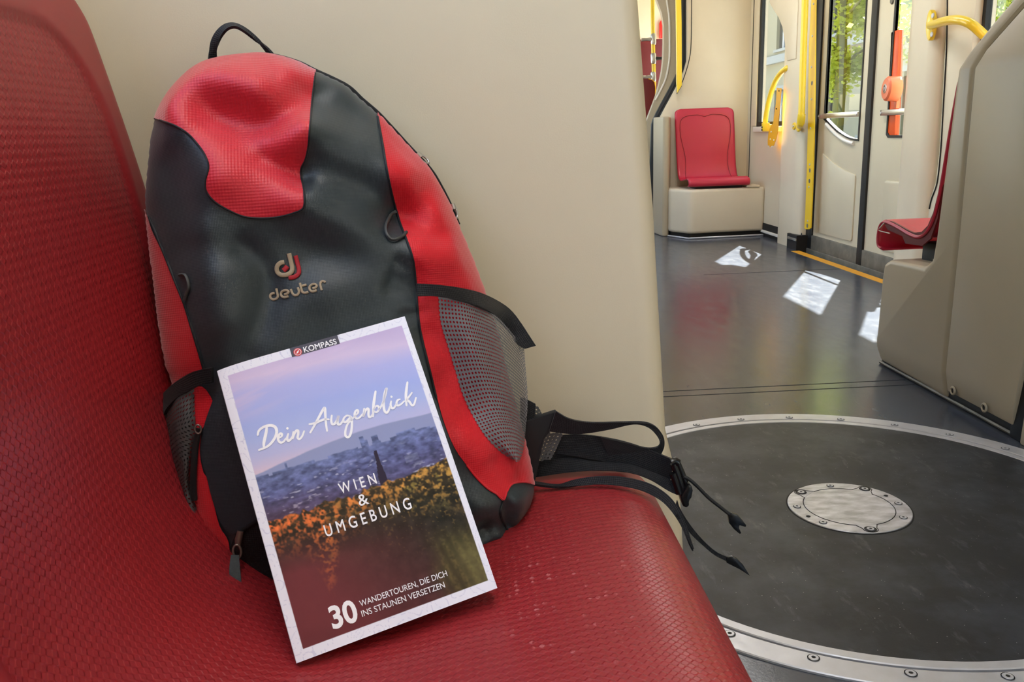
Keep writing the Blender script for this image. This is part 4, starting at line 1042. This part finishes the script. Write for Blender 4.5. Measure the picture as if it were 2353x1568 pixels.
bb_ = [(1573, 1116), (1578, 1107), (1586, 1112), (1589, 1122), (1586, 1138), (1580, 1146), (1581, 1156), (1574, 1162), (1566, 1159), (1560, 1138), (1564, 1131)]
prism('buckle_block', [(p[0], p[2]) for p in (yb(*q_) for q_ in bb_)], 'y', .684, .696, M['buckle'], bk_, bev=.002)
tube('cord', catmull([yb(1570, 1096), yb(1582, 1101), yb(1602, 1118), yb(1630, 1146), yb(1658, 1168), yb(1678, 1184)], 5), .0016, M['cord'], pack, sides=8)
def tip(name, pts, y0, mt=M['buckle']):
    return prism(name, [(p[0], p[2]) for p in (yb(a, b, y0) for a, b in pts)], 'y', y0-.002, y0+.002, mt, pack, bev=.0008)
tip('cord_end', [(1672, 1184), (1680, 1178), (1694, 1182), (1703, 1192), (1714, 1206), (1712, 1210), (1698, 1206), (1697, 1212), (1703, 1224), (1698, 1226), (1685, 1215), (1674, 1201)], .69)
belt('cord_strap', [(1556, 1150), (1561, 1165), (1572, 1185), (1592, 1214), (1618, 1244), (1646, 1268), (1674, 1281)], [(1552, 1165), (1555, 1180), (1566, 1200), (1586, 1226), (1613, 1252), (1642, 1276), (1672, 1291)], (.688, .69), (.688, .69), M['webbing'], .0016)
tip('cord_end', [(1668, 1281), (1684, 1278), (1694, 1284), (1706, 1296), (1716, 1312), (1723, 1323), (1712, 1316), (1698, 1307), (1684, 1300), (1668, 1292)], .69)
belt('webbing_strap', [(1556, 1180), (1576, 1215), (1588, 1245), (1593, 1265)], [(1552, 1186), (1570, 1220), (1582, 1250), (1590, 1266)], .66, .66, M['webbing_dark'], .0016)

# embroidered emblem and word
LOGO = lambda pts: [(580+a/10.455, 560+b/10.455) for a, b in pts]
def stitch(name, pts, wpx, mt, lift=.0010, sub=6):
    P = on_pack3(catmull(LOGO(pts), sub), lift); r = wpx/10.455*.333e-3/2
    return tube(name, P, r, mt, pack, sides=10, flat=.45, flat_dir=PN)
stitch('emblem', [(1035, 290), (1060, 380), (1090, 500), (1118, 620), (1105, 720), (1040, 785), (960, 815), (870, 820)], 105, M['thread_red'])['label'] = 'red stitched shadow of the emblem'
stitch('emblem', [(745, 650), (790, 610), (840, 545)], 120, M['thread_red'], .0008)
stitch('emblem', [(765, 445), (690, 458), (620, 510), (585, 590), (600, 680), (665, 742), (760, 755), (860, 735), (940, 670), (955, 580), (930, 460), (900, 330), (878, 235)], 108, M['thread'], .0016)['label'] = 'beige stitched letter d emblem'
words = [[(572, 1080), (595, 1180), (610, 1270), (570, 1325), (500, 1345), (435, 1305), (430, 1240), (475, 1200), (535, 1190)],
         [(765, 1225), (830, 1205), (870, 1165), (840, 1130), (780, 1125), (715, 1150), (685, 1210), (710, 1270), (780, 1292), (865, 1265)],
         [(920, 1095), (950, 1170), (985, 1225), (1035, 1242), (1090, 1220), (1118, 1160), (1105, 1100), (1085, 1055)],
         [(1140, 945), (1165, 1050), (1195, 1150), (1250, 1185), (1345, 1165)], [(1190, 1015), (1300, 990)],
         [(1445, 1080), (1510, 1060), (1545, 1015), (1500, 975), (1440, 980), (1385, 1020), (1370, 1080), (1400, 1135), (1460, 1150), (1545, 1120)],
         [(1662, 1120), (1645, 1050), (1630, 980), (1650, 920), (1700, 905), (1755, 930)]]
for wv in words: stitch('lettering', wv, 58, M['thread'], .0009)

# ------------------------------------------------------------------ the book standing against the pack
BK = np.array([[-0.1828, 0.5873, 0.5866], [-0.0514, 0.6235, 0.611], [0.0077, 0.5247, 0.4387], [-0.1237, 0.4885, 0.4144]])
BU = BK[1]-BK[0]; BV = BK[3]-BK[0]; BW = np.linalg.norm(BU); BH = np.linalg.norm(BV); BU /= BW; BV /= BH
BN = np.cross(BV, BU); BN = BN if BN @ (EYE-BK[0]) > 0 else -BN
book = empty('guidebook', tuple(BK[3]), 'white-bordered hiking guidebook with a vineyard cover propped against the backpack', 'book')
TH = .013
def bpt(u, v, w=0.0):
    """u, v 0..1 over the cover, w metres off it"""
    curl = -.0035*math.exp(-u/.10)*(1-v)**2-.0012*math.exp(-u/.05)
    return BK[0]+BU*(u*BW)+BV*(v*BH)+BN*(w+curl)
def buv(px, py):
    d = ray(px, py); t = ((BK[0]-EYE) @ BN)/(d @ BN); q = EYE+d*t-BK[0]; return q @ BU/BW, q @ BV/BH
NU, NV = 270, 405
uu = np.linspace(0, 1, NU+1); vv = np.linspace(0, 1, NV+1)
Ug, Vg = np.meshgrid(uu, vv)
rng = np.random.default_rng(3)
def vnoise(x, y, seed=0):
    r = np.random.default_rng(seed); T = r.random((64, 64)); xi = np.floor(x).astype(int); yi = np.floor(y).astype(int); fx = x-xi; fy = y-yi
    fx = fx*fx*(3-2*fx); fy = fy*fy*(3-2*fy); g = lambda a, b: T[a % 64, b % 64]
    return (g(xi, yi)*(1-fx)+g(xi+1, yi)*fx)*(1-fy)+(g(xi, yi+1)*(1-fx)+g(xi+1, yi+1)*fx)*fy
def fbm(x, y, o=4, seed=0): return sum(vnoise(x*2**k, y*2**k, seed+k)*.5**k for k in range(o))/sum(.5**k for k in range(o))
def C(r, g, b): return np.array([r, g, b], float)
def lerp(a, b, t): return a+(b-a)*np.clip(t, 0, 1)[..., None]
def stops(v, S_):
    out = np.zeros(v.shape+(3,)); 
    for i in range(3): out[..., i] = np.interp(v, [s[0] for s in S_], [s[1][i] for s in S_])
    return out
sky = stops(Vg+.05*(fbm(Ug*2, Vg*14, 4, 5)-.5)-.03*Ug, [(.0, C(184, 168, 206)), (.06, C(200, 184, 216)), (.12, C(170, 172, 222)), (.20, C(158, 170, 224)), (.27, C(164, 176, 222)), (.33, C(178, 178, 216)), (.375, C(200, 184, 208)), (.42, C(212, 188, 194))])
pinks = np.clip((fbm(Ug*1.6, Vg*22+Ug*2, 4, 9)-.52)*5, 0, 1)*np.clip(1-abs(Vg-.1)/.12, 0, 1); sky = lerp(sky, C(208, 188, 218), pinks*.8)
img = np.minimum(sky*1.08, 252)
mt_top = .366+.012*np.cos(Ug*5)+.006*(fbm(Ug*6, Ug*0, 3, 2)-.5)+np.where(Ug < .3, (.3-Ug)*.05, 0)
img = lerp(img, C(150, 158, 200), (Vg-mt_top)/.004)
ct_top = .398+.012*Ug+.008*(vnoise(Ug*26, Ug*0, 4) > .6)+.004*(fbm(Ug*30, Ug*0, 2, 6)-.5)
for (a, b, h) in ((.575, .60, .036), (.588, .612, .020), (.635, .668, .026), (.19, .202, .022), (.76, .86, .012)): ct_top = np.where((Ug > a) & (Ug < b), np.minimum(ct_top, .402+.012*a-h), ct_top)
cn = fbm(Ug*34, Vg*90, 3, 12); cn2 = fbm(Ug*38, Vg*150, 2, 21)
city = stops(Vg, [(.40, C(112, 124, 170)), (.47, C(96, 102, 148)), (.56, C(84, 80, 116)), (.62, C(72, 60, 80))])*(.62+.76*cn)[..., None]
city = lerp(city, C(200, 202, 228), np.clip((cn2-.66)*9, 0, 1)*np.clip((fbm(Ug*7, Vg*26, 2, 31)-.42)*6, 0, 1)*.8*np.clip((Vg-.43)/.04, 0, 1))
warm = np.clip(1-Ug*1.6, 0, 1)*np.clip((Vg-.47)/.08, 0, 1); city = lerp(city, C(96, 62, 74), warm*.55)
img = lerp(img, city, (Vg-ct_top)/.003)
tw = (abs(Ug-(.634+(Vg-.44)*-.05)) < .008+.012*np.clip((Vg-.465)/.06, 0, 1)) & (Vg > .437) & (Vg < .56); img[tw] = C(52, 44, 62)
white_b = (abs(Ug-.80) < .035) & (abs(Vg-.497) < .012); img = lerp(img, C(176, 180, 206), white_b*.5*cn2)
vt = .553+.020*(fbm(Ug*9, Ug*0, 3, 40)-.5)+.014*(vnoise(Ug*46, Ug*0, 41)-.5)-.012*np.clip((Ug-.45)/.5, 0, 1)
ln_ = fbm(Ug*30, Vg*44, 3, 50); l2 = fbm(Ug*52, Vg*76, 2, 55); l3 = vnoise(Ug*110, Vg*160, 58)
depth = Vg-vt
leaf = lerp(np.broadcast_to(C(184, 104, 52), img.shape), np.broadcast_to(C(188, 146, 72), img.shape), Ug*1.1-.1); leaf = lerp(leaf, C(216, 104, 56), np.clip(1-Ug*1.7, 0, 1)*.9)
leaf = lerp(leaf, C(112, 104, 56), np.clip((fbm(Ug*18, Vg*26, 2, 66)-.5)*5, 0, 1)*np.clip(Ug*1.4, 0, 1)*.8)
fade_ = .095+.07*fbm(Ug*6, Vg*4, 2, 60)+.16*np.exp(-((Ug-.30+.25*(Vg-.6))/.05)**2)+.07*np.clip((Ug-.55)*2, 0, 1)
hot = np.clip((ln_*.35+l2*.5+l3*.4-.56)*5, 0, 1)*np.clip(1.35-1.35*depth/fade_, 0, 1)
dark = stops(Vg, [(.55, C(70, 58, 40)), (.66, C(44, 42, 34)), (.80, C(50, 44, 40)), (.95, C(62, 46, 44))])*(.70+.60*ln_)[..., None]
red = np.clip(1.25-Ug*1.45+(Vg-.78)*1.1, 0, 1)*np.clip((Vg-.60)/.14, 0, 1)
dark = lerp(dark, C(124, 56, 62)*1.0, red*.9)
spk = np.clip((l3-.80)*9, 0, 1)*np.clip((Ug-.34)*1.6, 0, .8)*np.clip(1-(Vg-.6)/.24, 0, 1); dark = lerp(dark, C(184, 144, 66), spk)
# rows of vine stakes receding on the right
row = np.clip((Ug-.70-.02*np.sin(Vg*40))/.1, 0, 1)*np.clip((Vg-.74)/.07, 0, 1)
stripe = .5+.5*np.sin((Ug*1.0-(Vg-.7)*.30+.012*fbm(Ug*9, Vg*9, 2, 90))*120); dark = lerp(dark, lerp(np.broadcast_to(C(74, 70, 42), img.shape), np.broadcast_to(C(126, 116, 66), img.shape), stripe*l3), row*.7)
ground = np.clip((Ug-.86+(.95-Vg)*.25)/.06, 0, 1)*np.clip((Vg-.80)/.06, 0, 1); dark = lerp(dark, C(132, 124, 78)*1.0, ground*.7*(.5+.5*l2))
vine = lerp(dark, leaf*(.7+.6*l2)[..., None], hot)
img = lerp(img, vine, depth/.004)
img *= (1-.10*np.clip((Vg-.9)/.1, 0, 1))[..., None]
bu0, bu1, bv0, bv1 = .044, .967, .030, .967
border = (Ug < bu0) | (Ug > bu1) | (Vg < bv0) | (Vg > bv1)
bcol = np.broadcast_to(C(240, 240, 254), img.shape).copy()
cl = np.abs(((fbm(Ug*5, Vg*7, 3, 77)*14) % 1)-.5) < .035; bcol[cl] = C(218, 218, 240)
img = np.where(border[..., None], bcol, img)
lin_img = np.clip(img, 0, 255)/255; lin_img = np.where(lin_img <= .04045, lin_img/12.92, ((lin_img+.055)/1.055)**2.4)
Vb = [bpt(u, v) for v in vv for u in uu]
Fb = [(k*(NU+1)+j, (k+1)*(NU+1)+j, (k+1)*(NU+1)+j+1, k*(NU+1)+j+1) for k in range(NV) for j in range(NU)]
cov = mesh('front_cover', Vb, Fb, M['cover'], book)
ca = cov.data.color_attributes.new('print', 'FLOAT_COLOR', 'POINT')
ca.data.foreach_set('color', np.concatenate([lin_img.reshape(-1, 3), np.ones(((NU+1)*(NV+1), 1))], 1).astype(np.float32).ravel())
def slab(name, u0, u1, v0, v1, w0, w1, mt, nb=14):
    V = []; 
    ul = np.concatenate([np.linspace(0, .3, nb), np.linspace(.3, 1, 5)[1:]]); ul = u0+(u1-u0)*ul; vl = np.linspace(v0, v1, 9)
    for w in (w0, w1): V += [bpt(u, v, w) for v in vl for u in ul]
    nu_, nv_ = len(ul), len(vl); off = nu_*nv_; F = []
    for k in range(nv_-1):
        for j in range(nu_-1):
            a = k*nu_+j; F.append((a, a+1, a+nu_+1, a+nu_)); F.append((off+a, off+a+nu_, off+a+nu_+1, off+a+1))
    for j in range(nu_-1):
        F.append((j, off+j, off+j+1, j+1)); a = (nv_-1)*nu_+j; F.append((a, a+1, off+a+1, off+a))
    for k in range(nv_-1):
        a = k*nu_; F.append((a, a+nu_, off+a+nu_, off+a)); a = k*nu_+nu_-1; F.append((a, off+a, off+a+nu_, a+nu_))
    o = mesh(name, V, F, mt, book); o.data.set_sharp_from_angle(angle=math.radians(40)); return o
slab('cover_board', 0, 1, 0, 1, -.0006, -.0001, M['board'])
slab('pages', .004, .992, .005, .995, -TH+.0007, -.0006, M['paper'])
slab('back_cover', 0, 1, 0, 1, -TH, -TH+.0007, M['board'])
slab('spine', -.003, .004, 0, 1, -TH, -.0002, M['board'])
# publisher's tab at the top edge
tab = [buv(663.5, 796), buv(773.3, 765.4), buv(781, 789.4), buv(672, 822)]
u0, u1 = (tab[0][0]+tab[3][0])/2, (tab[1][0]+tab[2][0])/2; v1 = (tab[2][1]+tab[3][1])/2
tg = mesh('publisher_tab', [bpt(u, v, .0002) for v in (0.0, v1) for u in np.linspace(u0, u1, 6)], [(j, j+6, j+7, j+1) for j in range(5)], M['print_navy'], book)
def flat_poly(name, pts, mt, w, parent):
    return mesh(name, [bpt(u, v, w) for u, v in pts], [tuple(range(len(pts)))], mt, parent)
cu, cv = buv(684.3, 809.6)
def ring_pts(r): return [(cu+r/BW*math.cos(t), cv+r/BH*math.sin(t)) for t in np.linspace(0, 2*PI, 28, endpoint=False)]
flat_poly('compass_mark', ring_pts(.00305), M['print_red'], .00030, tg)
flat_poly('compass_mark', ring_pts(.00245), M['print_white'], .00036, tg)
flat_poly('compass_mark', ring_pts(.00215), M['print_red'], .00042, tg)
flat_poly('compass_mark', [(cu+a/BW, cv+b/BH) for a, b in ((.0014, -.0014), (.0002, .0006), (-.0013, .0012), (-.0005, -.0002))], M['print_white'], .00048, tg)
def lettering(name, text, pl_, pr_, cap, mt, bold=0.0, w=.00035, parent=None):
    cu_ = bpy.data.curves.new(name, 'FONT'); cu_.body = text; cu_.size = 1; cu_.bevel_depth = bold; cu_.bevel_resolution = 0; cu_.resolution_u = 4
    tmp = bpy.data.objects.new('tmp', cu_); COL.objects.link(tmp); bpy.context.view_layer.update()
    me = bpy.data.meshes.new_from_object(tmp.evaluated_get(bpy.context.evaluated_depsgraph_get()))
    bpy.data.objects.remove(tmp); bpy.data.curves.remove(cu_)
    P = np.array([v.co[:] for v in me.vertices]); F = [tuple(p.vertices) for p in me.polygons if min(me.vertices[i].co.z for i in p.vertices) > -1e-5]; bpy.data.meshes.remove(me)
    a = np.array(buv(*pl_)); b = np.array(buv(*pr_)); x0, x1 = P[:, 0].min(), P[:, 0].max(); capu = .73
    hh = cap*.333e-3*.95/BH
    t = (P[:, 0]-x0)/(x1-x0)
    V = [bpt(a[0]+(b[0]-a[0])*t[k], a[1]+(b[1]-a[1])*t[k]-P[k, 1]/capu*hh, w+(P[k, 2]/bold*.00008 if bold else 0)) for k in range(len(P))]
    return mesh(name, V, F, mt, parent or book, smooth=False)
lettering('publisher_name', 'KOMPASS', (699.6, 811), (774.8, 790.8), 14.0, M['print_white'], .016, .00036, tg)
lettering('title', 'W I E N', (782.5, 1136), (867, 1111), 24.5, M['print_white'], .012)
lettering('title', '&', (826.5, 1164), (849.5, 1157.5), 26, M['print_white'], .008)
lettering('title', 'U M G E B U N G', (750, 1234.5), (947.6, 1168.5), 26.5, M['print_white'], .012)
lettering('subtitle', '30', (766, 1446), (826.5, 1425), 46, M['print_white'], .030)
lettering('subtitle', 'WANDERTOUREN, DIE DICH', (828.6, 1395), (1029, 1324), 13, M['print_white'], .008)
lettering('subtitle', 'INS STAUNEN VERSETZEN', (833, 1418), (1023.7, 1350.3), 13, M['print_white'], .008)
# brush-script title, stroke by stroke
SCR = [(30, [(247, 690), (240, 760), (225, 830), (210, 900), (207, 950)]), (28, [(128, 800), (140, 750), (180, 712), (240, 685), (310, 678), (362, 705), (378, 760), (360, 830), (310, 905), (245, 960), (145, 1000)]),
       (24, [(400, 845), (440, 825), (448, 795), (425, 785), (403, 815), (398, 865), (425, 903), (465, 895), (500, 850)]),
       (24, [(530, 790), (517, 840), (525, 878), (555, 870), (590, 820)]), (26, [(519, 712), (521, 722)]),
       (24, [(598, 765), (592, 810), (588, 855), (605, 800), (635, 750), (660, 750), (662, 790), (655, 840), (680, 858), (715, 820), (740, 755)]),
       (26, [(822, 772), (870, 690), (930, 580), (985, 480), (1012, 450), (1020, 540), (1028, 650), (1043, 750)]), (24, [(810, 662), (880, 650), (950, 620), (1010, 600), (1065, 600)]),
       (26, [(1105, 550), (1098, 610), (1110, 660), (1145, 655), (1180, 600), (1193, 550), (1180, 620), (1190, 665), (1220, 660), (1250, 620)]),
       (24, [(1345, 555), (1300, 552), (1262, 590), (1262, 630), (1295, 632), (1335, 590), (1358, 570), (1370, 640), (1366, 730), (1345, 810), (1315, 835), (1285, 810), (1287, 740), (1315, 660), (1370, 600), (1420, 545)]),
       (22, [(1420, 545), (1450, 515), (1448, 480), (1420, 490), (1405, 540), (1425, 585), (1465, 580), (1510, 530)]),
       (24, [(1532, 458), (1526, 510), (1520, 562), (1540, 500), (1570, 460), (1590, 470), (1588, 530), (1598, 570), (1625, 560), (1650, 520)]),
       (28, [(1682, 232), (1668, 320), (1655, 420), (1648, 560)]), (22, [(1655, 470), (1690, 425), (1720, 430), (1725, 470), (1695, 505), (1660, 495)]),
       (26, [(1725, 475), (1770, 400), (1810, 280), (1826, 190), (1800, 270), (1788, 380), (1795, 470), (1820, 512), (1850, 490), (1872, 430)]),
       (24, [(1888, 362), (1880, 410), (1895, 450), (1925, 448), (1955, 400)]), (26, [(1890, 298), (1893, 306)]),
       (22, [(2003, 335), (1975, 345), (1958, 385), (1972, 415), (2010, 405), (2060, 360)]),
       (28, [(2102, 112), (2090, 200), (2082, 300), (2090, 415)]), (24, [(2160, 250), (2120, 305), (2095, 335), (2130, 370), (2160, 412), (2190, 400), (2215, 315)])]
for wd, pts in SCR:
    P = np.array([np.array(buv(570+a/5.739, 860+b/5.739))*[BW, BH] for a, b in catmull(pts, 7)]); n = len(P)
    t = np.gradient(P, axis=0); t /= np.maximum(np.linalg.norm(t, axis=1, keepdims=True), 1e-9); nn_ = np.stack([-t[:, 1], t[:, 0]], 1)
    hw = wd/5.739*.32e-3/2*1.3*(.72+.28*np.sin(np.linspace(0, PI, n))); hw = hw[:, None]
    Lp = P+nn_*hw; Rp = P-nn_*hw
    cap0 = [P[0]-t[0]*hw[0]*math.sin(a)+nn_[0]*hw[0]*math.cos(a) for a in np.linspace(0, PI, 7)]
    V = [bpt(q[0]/BW, q[1]/BH, .00035) for q in np.vstack([Lp, Rp])]; F = [(k, k+1, n+k+1, n+k) for k in range(n-1)]
    b0 = len(V); V += [bpt(q[0]/BW, q[1]/BH, .00035) for q in cap0]; F.append(tuple(range(b0, b0+7)))
    cap1 = [P[-1]+t[-1]*hw[-1]*math.sin(a)+nn_[-1]*hw[-1]*math.cos(a) for a in np.linspace(0, PI, 7)]
    b0 = len(V); V += [bpt(q[0]/BW, q[1]/BH, .00035) for q in cap1]; F.append(tuple(range(b0, b0+7)))
    mesh('script_stroke', V, F, M['print_white'], book, smooth=False)

# ------------------------------------------------------------------ the street outside the right windows
M['asphalt'] = mat('asphalt', srgb(120, 118, 114), .9)
M['plaster'] = mat('pale_plaster', srgb(236, 224, 196), .9, build=lambda n, l, b: l.new(mixc(n, l, nz(n, l, .6, 5), srgb(166, 157, 128), srgb(184, 174, 146)), b.inputs['Base Color']))
M['plaster2'] = mat('white_plaster', srgb(178, 177, 170), .9)
M['pane_dark'] = mat('dark_window_pane', srgb(60, 66, 70), .15, spec=.6)
M['win_frame'] = mat('window_frame_white', srgb(220, 222, 224), .6)
M['bark'] = mat('bark', srgb(112, 104, 74), .9, build=lambda n, l, b: l.new(mixc(n, l, nz(n, l, 4, 5, stretch=(6, 6, 1)), srgb(88, 90, 62), srgb(140, 138, 84)), b.inputs['Base Color']))
def b_leaf(n, l, b):
    oi = n.new('ShaderNodeObjectInfo'); f = nz(n, l, 1.3, 3)
    l.new(mixc(n, l, ramp(n, l, f, [(.35, (0, 0, 0)), (.65, (1, 1, 1))]), srgb(150, 166, 72), srgb(206, 210, 110)), b.inputs['Base Color'])
    tr = n.new('ShaderNodeBsdfTranslucent'); tr.inputs[0].default_value = srgb(214, 222, 96); mx = n.new('ShaderNodeMixShader'); mx.inputs[0].default_value = .6
    out = n['Material Output']; l.new(b.outputs[0], mx.inputs[1]); l.new(tr.outputs[0], mx.inputs[2]); l.new(mx.outputs[0], out.inputs[0])
M['leaf'] = mat('sunlit_leaf', srgb(140, 150, 70), .6, build=b_leaf)
S(box('ground', (2.6, -30, -.42), (40, 60, -.35), M['asphalt']))
S(box('ground_2', (-40, -30, -.42), (-.8, 60, -.35), M['asphalt']))
S(box('pavement', (6.0, -30, -.36), (12.5, 60, -.22), M['plaster2']))
bld = empty('building', (12.5, 12, -.3), 'pale plaster street house with grey windows behind the far window', 'building')
XB = 12.5
wins = []
for fl in range(4):
    for k in range(17):
        y = -2.6+k*2.6; z = .35+fl*3.3
        wins.append((y, y+1.15, z, z+(1.75)))
wl2 = [[(a, c), (b, c), (b, d), (a, d)] for a, b, c, d in wins]
prism('facade', [(-4, -.3), (48, -.3), (48, 14), (-4, 14)], 'x', XB, XB+.3, M['plaster'], bld, holes=wl2)
for fl in range(5): box('cornice', (XB-.18, -4, -.05+fl*3.3+(-.12 if fl else 0)), (XB+.05, 48, .12+fl*3.3), M['plaster2'], bld)
for a, b, c, d in wins:
    f = box('window', (XB+.12, a, c), (XB+.2, b, d), M['pane_dark'], bld)
    box('window_frame', (XB+.06, (a+b)/2-.05, c), (XB+.125, (a+b)/2+.05, d), M['win_frame'], f)
    box('window_surround', (XB-.05, a-.12, d), (XB+.02, b+.12, d+.16), M['plaster2'], f)
    box('window_ledge', (XB-.08, a-.12, c-.10), (XB+.02, b+.12, c), M['plaster2'], f)
def tree(loc, h, r, n, label, seed, trunk_r=.16, low=.45):
    rg = np.random.default_rng(seed)
    t = empty('street_tree', loc, label, 'tree', 'street trees outside the doors')
    x, y, z = loc
    tube('trunk', catmull([(x, y, z), (x+.05, y, z+h*.3), (x-.03, y+.04, z+h*.6), (x, y, z+h*.85)], 4), np.linspace(trunk_r, trunk_r*.4, 13), M['bark'], t, sides=10)
    for k in range(7):
        a = k*2.4; z0 = z+h*(low+.06*k)
        tube('branch', [(x, y, z0), (x+math.cos(a)*r*.35, y+math.sin(a)*r*.35, z0+h*.07), (x+math.cos(a)*r*.8, y+math.sin(a)*r*.8, z0+h*.10)], [trunk_r*.4, trunk_r*.25, .015], M['bark'], t, sides=6)
    cl = []
    for k in range(46):
        p = rg.normal(size=3); p /= np.linalg.norm(p); rad = rg.random()**.4
        cl.append((x+p[0]*r*rad, y+p[1]*r*rad, z+h*(low+(1-low)*.55)+p[2]*h*(1-low)*.58*rad))
    V = []; F = []
    for k in range(n):
        c = cl[rg.integers(len(cl))]; q = np.array(c)+rg.normal(size=3)*r*.16
        a = rg.normal(size=3); a /= np.linalg.norm(a); a[2] *= .5; b = np.cross(a, rg.normal(size=3)); b /= np.linalg.norm(b)
        s = .05+.05*rg.random(); i = len(V)
        V += [q-a*s, q-a*s*.1+b*s*.55, q+a*s, q-a*s*.1-b*s*.55]; F.append((i, i+1, i+2, i+3))
    o = mesh('foliage', V, F, M['leaf'], t, smooth=False); o['kind'] = 'stuff'
tree((8.9, 20.6, -.3), 7.5, 1.15, 11000, 'leafy green street tree seen through the far door leaf', 1, low=.28)
tree((9.2, 17.6, -.3), 7.2, 1.15, 10000, 'leafy green street tree seen through the near door leaf', 2, low=.28)
tree((7.6, 12.6, -.3), 6.0, 1.3, 12000, 'leafy green street tree seen past the shaded portal at top right', 3, low=.22)
